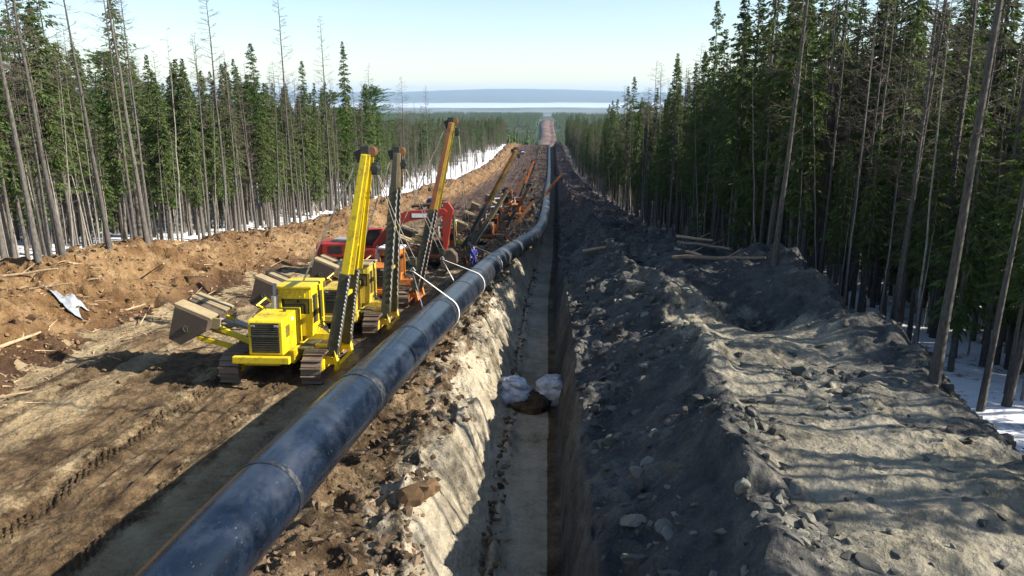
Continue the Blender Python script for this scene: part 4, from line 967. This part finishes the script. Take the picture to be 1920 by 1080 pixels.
KEYS = [('pine', 2, 700, 162, -36, 'broad bushy green pine standing out of the left forest above the first boom'),
 ('spruce', 2, 565, 112, -35, 'pointed dark spruce with a clean tip in the middle of the left forest'),
 ('spruce', 7, 640, 76, -33.5, 'thin spruce with ragged tufts at its tip left of the bushy pine'),
 ('larch', 0, 600, 28, -32.5, 'tall bare larch just left of the ragged tufted spruce'),
 ('larch', 2, 520, -30, -33, 'tall bare larch reaching the top of the picture left of the pointed spruce'),
 ('larch', 4, 752, 142, -37, 'reddish bare larch with a wide twiggy crown right of the bushy pine'),
 ('larch', 1, 690, 118, -45, 'faint bare larch rising behind the bushy pine'),
 ('larch', 3, 797, 160, -34, 'last thin bare larch standing against the hills on the left side'),
 ('larch', 0, 385, -40, -31.8, 'straight bare trunk near the berm above the lumpy clay'),
 ('larch', 2, 220, -60, -31.5, 'leaning pale bare trunk in front of the dark spruces on the left', ),
 ('spruce', 4, 205, -20, -40, 'big dense spruce behind the leaning pale trunk'),
 ('spruce', 0, 60, -60, -36, 'large green spruce at the left edge of the picture'),
 ('spruce', 2, 1190, 142, 15.5, 'first tall dark spruce of the right forest, against the far hills'),
 ('spruce', 0, 1179, 160, 17.5, 'slightly shorter dark spruce crowding the first one on the right'),
 ('larch', 4, 1232, 112, 17, 'round topped bare larch next to the first spruces on the right'),
 ('spruce', 7, 1270, 98, 16.5, 'slim spruce with a pointed tip right of the round topped larch'),
 ('larch', 1, 1320, 80, 16, 'bare larch between the slim spruce and the taller ragged spruce on the right'),
 ('spruce', 7, 1362, 52, 15.5, 'tall ragged spruce with drooping tufts on the right forest edge'),
 ('larch', 2, 1425, -20, 15.2, 'dark straight trunk left of the flat topped pine'),
 ('pine', 1, 1490, 50, 19, 'tufted pine with bluish crown between dark straight trunks on the right'),
 ('larch', 0, 1597, -30, 15.5, 'straight dark larch trunk right of the tufted pine'),
 ('larch', 2, 1655, -60, 16, 'first trunk of a tight cluster of bare larches on the right'),
 ('larch', 1, 1672, -50, 17.2, 'middle trunk of a tight cluster of bare larches on the right'),
 ('larch', 0, 1690, -60, 16.8, 'last trunk of a tight cluster of bare larches on the right'),
 ('spruce', 4, 1728, 8, 19.5, 'big pointed dark spruce to the right of the larch cluster'),
 ('larch', 2, 1762, -40, 17, 'dark larch trunk brushing the big pointed spruce'),
 ('spruce', 0, 1832, 0, 21, 'dark spruce behind the thick leaning trunk on the right'),
 ('larch', 1, 1902, -60, 18, 'thin dark larch close to the right picture edge')]
for K in KEYS: key_tree(*K)
# thick near trunk on the right and the leaning pale poles on the left
def px_ground(px, py, dz=0.0):
    d = ray(px, py); t_ = 2.0
    while CAM_H + d[2] * t_ > hz(d[0] * t_, d[1] * t_) + dz: t_ += .1
    return d[0] * t_, d[1] * t_
x, y = px_ground(1752, 715); placed.append((x, y)); plant('larch', 2, x, y, 21, 'thickest dark larch trunk rising from the spoil bank on the right', None, (.012, 0), 1.0, 1.0)
x, y = px_ground(1838, 770); placed.append((x, y)); plant('larch', 0, x, y, 20, 'dark trunk at the snow edge right of the thickest trunk', None, (.03, 0), 2.0, .8)
x, y = px_ground(1452, 497); placed.append((x, y)); plant('larch', 1, x, y, 20, 'dark larch trunk standing just behind the high spoil mound', None, (0.02, 0), 2.0, 1.0)
x, y = px_ground(342, 448); placed.append((x, y)); plant('thin', 3, x, y, 15.5, 'orange barked thin pole leaning slightly right on the left forest edge', None, (.03, 0), 0.5, 1.5)
for j, (px, py, h, ln, lb) in enumerate(((72, 490, 19, -.03, 'grey trunk third from the left picture edge behind the berm'), (118, 478, 18, -.02, 'grey trunk with a slight lean left near the berm end'), (205, 465, 17, -.05, 'slim grey trunk above the grey plastic sheet'), (275, 452, 19, -.04, 'tall grey trunk leaning left above the left berm'), (150, 455, 13, .03, 'thin pale trunk bending right among the left trunks'), (305, 440, 9, -.12, 'short pole leaning sharply left behind the berm'), (500, 400, 12, .22, 'fallen pale pole propped diagonally across the left forest'))):
    x, y = px_ground(px, py); placed.append((x, y)); plant('larch' if h > 15 else 'thin', j % 3, x, y, h, lb, None, (ln, 0), j * 1.3, 1.25)
# random forest
def forest(n, x0, x1, y0, y1, pw=1.0):
    u = rng.random(n); v = rng.random(n); Yf = y0 * (y1 / y0) ** u if pw else y0 + (y1 - y0) * u; return x0 + (x1 - x0) * v, Yf
cand = []    # kind, variant, x, y, h
def fill(side, kind, n, xa, xb, ya, yb, hsel, bias=1.6):
    v = rng.random(n) ** bias; Yf = ya + (yb - ya) * rng.random(n); Xf = side * (xa + (xb - xa) * v)
    for a_, b_ in zip(Xf, Yf):
        if side > 0 and a_ < xr(b_) + 3.2: continue
        if side < 0 and a_ > -31.5 - 11 * float(ss(130, 210, b_)) * (1 - float(ss(430, 520, b_))) and not (kind != 'spruce' and rng.random() < .35 and a_ < -31.5): continue
        cand.append((kind, a_, b_))
A = {}
fill(-1, 'pine', 70, 33, 80, 45, 400, None); fill(1, 'pine', 60, 17, 60, 45, 350, None)
fill(-1, 'spruce', 2300, 33, 110, 36, 620, None); fill(1, 'spruce', 2300, 14.5, 100, 44, 620, None)
fill(-1, 'larch', 800, 31.5, 100, 36, 620, None); fill(1, 'larch', 750, 13.8, 90, 40, 620, None)
fill(-1, 'thin', 900, 31, 80, 36, 500, None, 1.4); fill(1, 'thin', 800, 13.5, 60, 30, 400, None, 1.9)
# extra density in the nearest rows
fill(-1, 'spruce', 55, 37, 66, 38, 75, None, .8); fill(-1, 'spruce', 150, 33, 66, 75, 150, None, .9); fill(-1, 'thin', 190, 31, 60, 38, 120, None, 1.0); fill(-1, 'larch', 60, 31.5, 60, 38, 120, None, 1.0)
fill(1, 'spruce', 230, 15, 50, 44, 130, None, 1.0); fill(1, 'thin', 90, 13.8, 34, 26, 70, None, 1.0); fill(1, 'larch', 150, 14.0, 42, 30, 120, None, 1.0); fill(1, 'thin', 120, 14, 40, 28, 90, None, 1.0)
# nearest right corner, thin and bare so that the sun still reaches the machines
fill(1, 'larch', 16, 17, 34, 19, 40, None, 1.0); fill(1, 'thin', 26, 15, 34, 17, 42, None, 1.0)
for _ in range(120):
    y_ = rng.uniform(25, 45); x_ = 16 + 24 * rng.random() ** 1.2
    if x_ > xr(y_) + 4: cand.append(('low', x_, y_))
for _ in range(20):
    x_, y_ = rng.uniform(18.5, 34), rng.uniform(8, 25)
    if x_ > .70 * y_ + 4: cand.append(('low', x_, y_))
for _ in range(46): cand.append(('larch', rng.uniform(15, 42), rng.uniform(5, 27)))
for _ in range(16): cand.append(('low', rng.uniform(17, 26), rng.uniform(3, 13)))
items = []
for kind, x_, y_ in cand:
    if any(abs(x_ - a_) < .9 and abs(y_ - b_) < .9 for a_, b_ in placed): continue
    if kind == 'spruce': i = int(rng.choice([0, 1, 2, 3, 4, 5, 7], p=[.2, .17, .13, .17, .13, .12, .08])); h = SPH[i] * rng.uniform(.75, 1.12) * ((1.16 if y_ < 90 else 1.05) if x_ > 0 else 1.0); k = 'spruce'
    elif kind == 'low': i = int(rng.choice([0, 1, 3, 5, 5])); h = min(SPH[i], max(6.5, (x_ + 1) / 1.6)) * rng.uniform(.85, 1.0); k = 'spruce'
    elif kind == 'pine': i = int(rng.integers(0, 3)); h = 18 * rng.uniform(.7, 1.08); k = 'pine'
    elif kind == 'larch': i = int(rng.integers(0, 5)); h = LAH[i] * rng.uniform(.8, 1.05); k = 'larch'
    else: i = int(rng.integers(0, 5)); h = THH[i] * rng.uniform(.8, 1.25); k = 'thin'
    z_ = hz(x_, y_) if y_ < 60 else float(base(y_)); px_, py_, d_ = projx(x_, y_, z_ + h * .4)
    vis = -120 < px_ < 2040
    depthpen = 1 + .02 * max(0, abs(x_) - (31 if x_ < 0 else 14))
    items.append([k, i, x_, y_, h, (d_ if vis else d_ * 3 + 40) * depthpen * (15. / h), vis])
LB = {('pine', -1): 'light green pine with loose rounded crown in the forest left of the berm', ('pine', 1): 'light green pine with loose rounded crown in the forest right of the spoil bank',
      ('spruce', -1): 'dark green spruce with bare lower trunk in the forest left of the berm', ('spruce', 1): 'shadowed dark spruce in the forest right of the spoil bank',
      ('larch', -1): 'tall leafless larch with twiggy top in the forest left of the berm', ('larch', 1): 'tall dark leafless larch in the forest right of the spoil bank',
      ('thin', -1): 'slender pale leafless young tree in the forest left of the berm', ('thin', 1): 'slender leafless young tree in the forest right of the spoil bank'}
GR = {'pine': 'pines of the %s forest', 'spruce': 'spruces of the %s forest', 'larch': 'bare larches of the %s forest', 'thin': 'slender young trees of the %s forest'}
rest = {'pine': [], 'spruce': [], 'larch': [], 'thin': []}
for k in ('spruce', 'pine', 'larch', 'thin'):
    L_ = sorted([q for q in items if q[0] == k], key=lambda q: q[5])
    for j, q in enumerate(L_):
        _, i, x_, y_, h, _, vis = q; sd_ = -1 if x_ < 0 else 1; sl = 'left' if sd_ < 0 else 'right'
        ln = (rng.normal() * (.02 if k != 'thin' else .05), rng.normal() * .02)
        if j < 285: plant(k, i, x_, y_, h, LB[(k, sd_)], GR[k] % sl, ln, float(rng.uniform(0, 6.28)), float(rng.uniform(.9, 1.2)))
        else: rest[k].append((i, x_, y_, h, ln, float(rng.uniform(0, 6.28))))
def join_tree(tr, cr):
    me = bpy.data.meshes.new('tree_piece'); b = bmesh.new(); b.from_mesh(tr); n0 = len(b.faces); b.from_mesh(cr)
    b.faces.ensure_lookup_table()
    for f_ in b.faces[n0:]: f_.material_index = 1
    b.to_mesh(me); b.free(); me.materials.append(tr.materials[0]); me.materials.append(cr.materials[0]); return me
for k, src, hs, nm, lb in (('spruce', SPR, SPH, 'spruce_forest', 'mass of farther spruces filling both sides of the cleared strip'), ('larch', LAR, LAH, 'larch_forest', 'farther bare larches standing above the spruces'), ('thin', THN, THH, 'undergrowth', 'thicket of thin bare stems deeper in the forest')):
    L_ = rest[k]; P_ = np.array([(a[1], a[2], 0) for a in L_]); P_[:, 2] = height(P_[:, 0], P_[:, 1]) - .1
    col = protos(nm + '_piece', [join_tree(*s) for s in src], None)
    S_ = np.array([[a[3] / hs[a[0]]] * 3 for a in L_]); Rr = np.array([(a[4][1], a[4][0], a[5]) for a in L_])
    scatter(nm, P_, Rr, S_, [a[0] for a in L_], col, lb, 'forest')
# far woods: clumps of simple spruces
def clump(seed, n=9, spread=13):
    r = np.random.default_rng(seed); vs = []
    for _ in range(n):
        x_, y_ = r.uniform(-spread, spread, 2); h = r.uniform(10, 20); c0 = h * .12
        if r.random() < .25:
            for a in (0, 1.57): wv = np.array([math.cos(a), math.sin(a), 0]) * .12; p = np.array([x_, y_, 0]); vs += [p - wv, p + wv, p + wv + (0, 0, h), p - wv + (0, 0, h)]
            continue
        for i in range(12):
            z0 = c0 + (h - c0) * i / 12; rad = (1.9 * (1 - i / 12) + .25) * r.uniform(.8, 1.2)
            for j in range(4):
                a = r.uniform(0, 6.28); d = np.array([math.cos(a), math.sin(a), 0]); sd = np.array([-d[1], d[0], 0]); p = np.array([x_, y_, z0])
                vs += [p + (0, 0, (h - c0) / 9), p + d * rad * .5 - sd * rad * .45, p + d * rad + (0, 0, -.5), p + d * rad * .5 + sd * rad * .45]
    vs = np.array(vs); me = mesh_np('clump', vs, np.arange(len(vs)).reshape(-1, 4), False); me.materials.append(M['needles']); return me
CL = protos('far_tree_piece', [clump(i) for i in range(6)], None)
P_ = []
for (ya, yb, dens) in ((30, 640, 1 / 420.), (640, 1300, 1 / 330.), (1300, 2600, 1 / 420.), (2600, 4300, 1 / 700.)):
    wdm = .80 * yb + 60; n = int((yb - ya) * wdm * 2 * dens); Xf = rng.uniform(-wdm, wdm, n); Yf = rng.uniform(ya, yb, n)
    Xc = np.abs(Xf); lim = 108 if ya < 600 else np.where(Yf < 760, 27, 30); ok = (Xc > lim) & (Xc < .75 * Yf + 90) & ((Xc < 420) | (ya > 600)); P_.append(np.stack([Xf[ok], Yf[ok]], -1))
P_ = np.concatenate(P_)
zf = np.empty(len(P_)); nr = P_[:, 1] < 636
zf[nr] = height(P_[nr, 0], P_[nr, 1])
ix = np.clip(np.searchsorted(fx, P_[:, 0]), 1, n_ - 1); iy = np.clip(np.searchsorted(fy, P_[:, 1]), 1, m_ - 1)
zf[~nr] = np.minimum(FZ[iy, ix], FZ[iy - 1, ix - 1])[~nr]
sc_ = rng.uniform(.75, 1.15, len(P_)); scatter('distant_forest', np.stack([P_[:, 0], P_[:, 1], zf - .5], -1), np.stack([np.zeros(len(P_)), np.zeros(len(P_)), rng.uniform(0, 6.28, len(P_))], -1), np.stack([sc_, sc_, sc_], -1), rng.integers(0, 6, len(P_)), CL, 'wooded slopes fading into the distance on both sides of the clearing', 'forest')
# ---------------------------------------------------------------- haze
q = MB(); q.box((0, 14950, -5), (33000, 30100, 560)); m = bpy.data.materials.new('air_haze'); m.use_nodes = True; t = m.node_tree; t.nodes.clear()
vo = t.nodes.new('ShaderNodeVolumePrincipled'); vo.inputs['Color'].default_value = (.52, .74, 1.0, 1); vo.inputs['Density'].default_value = 4.2e-5; vo.inputs['Anisotropy'].default_value = .1
mo = t.nodes.new('ShaderNodeOutputMaterial'); t.links.new(vo.outputs[0], mo.inputs['Volume'])
hz_o = q.build('haze', m); tag(hz_o, 'thin blue air haze filling the valley towards the hills', 'haze', kind='stuff')
print('objects', len(bpy.data.objects))
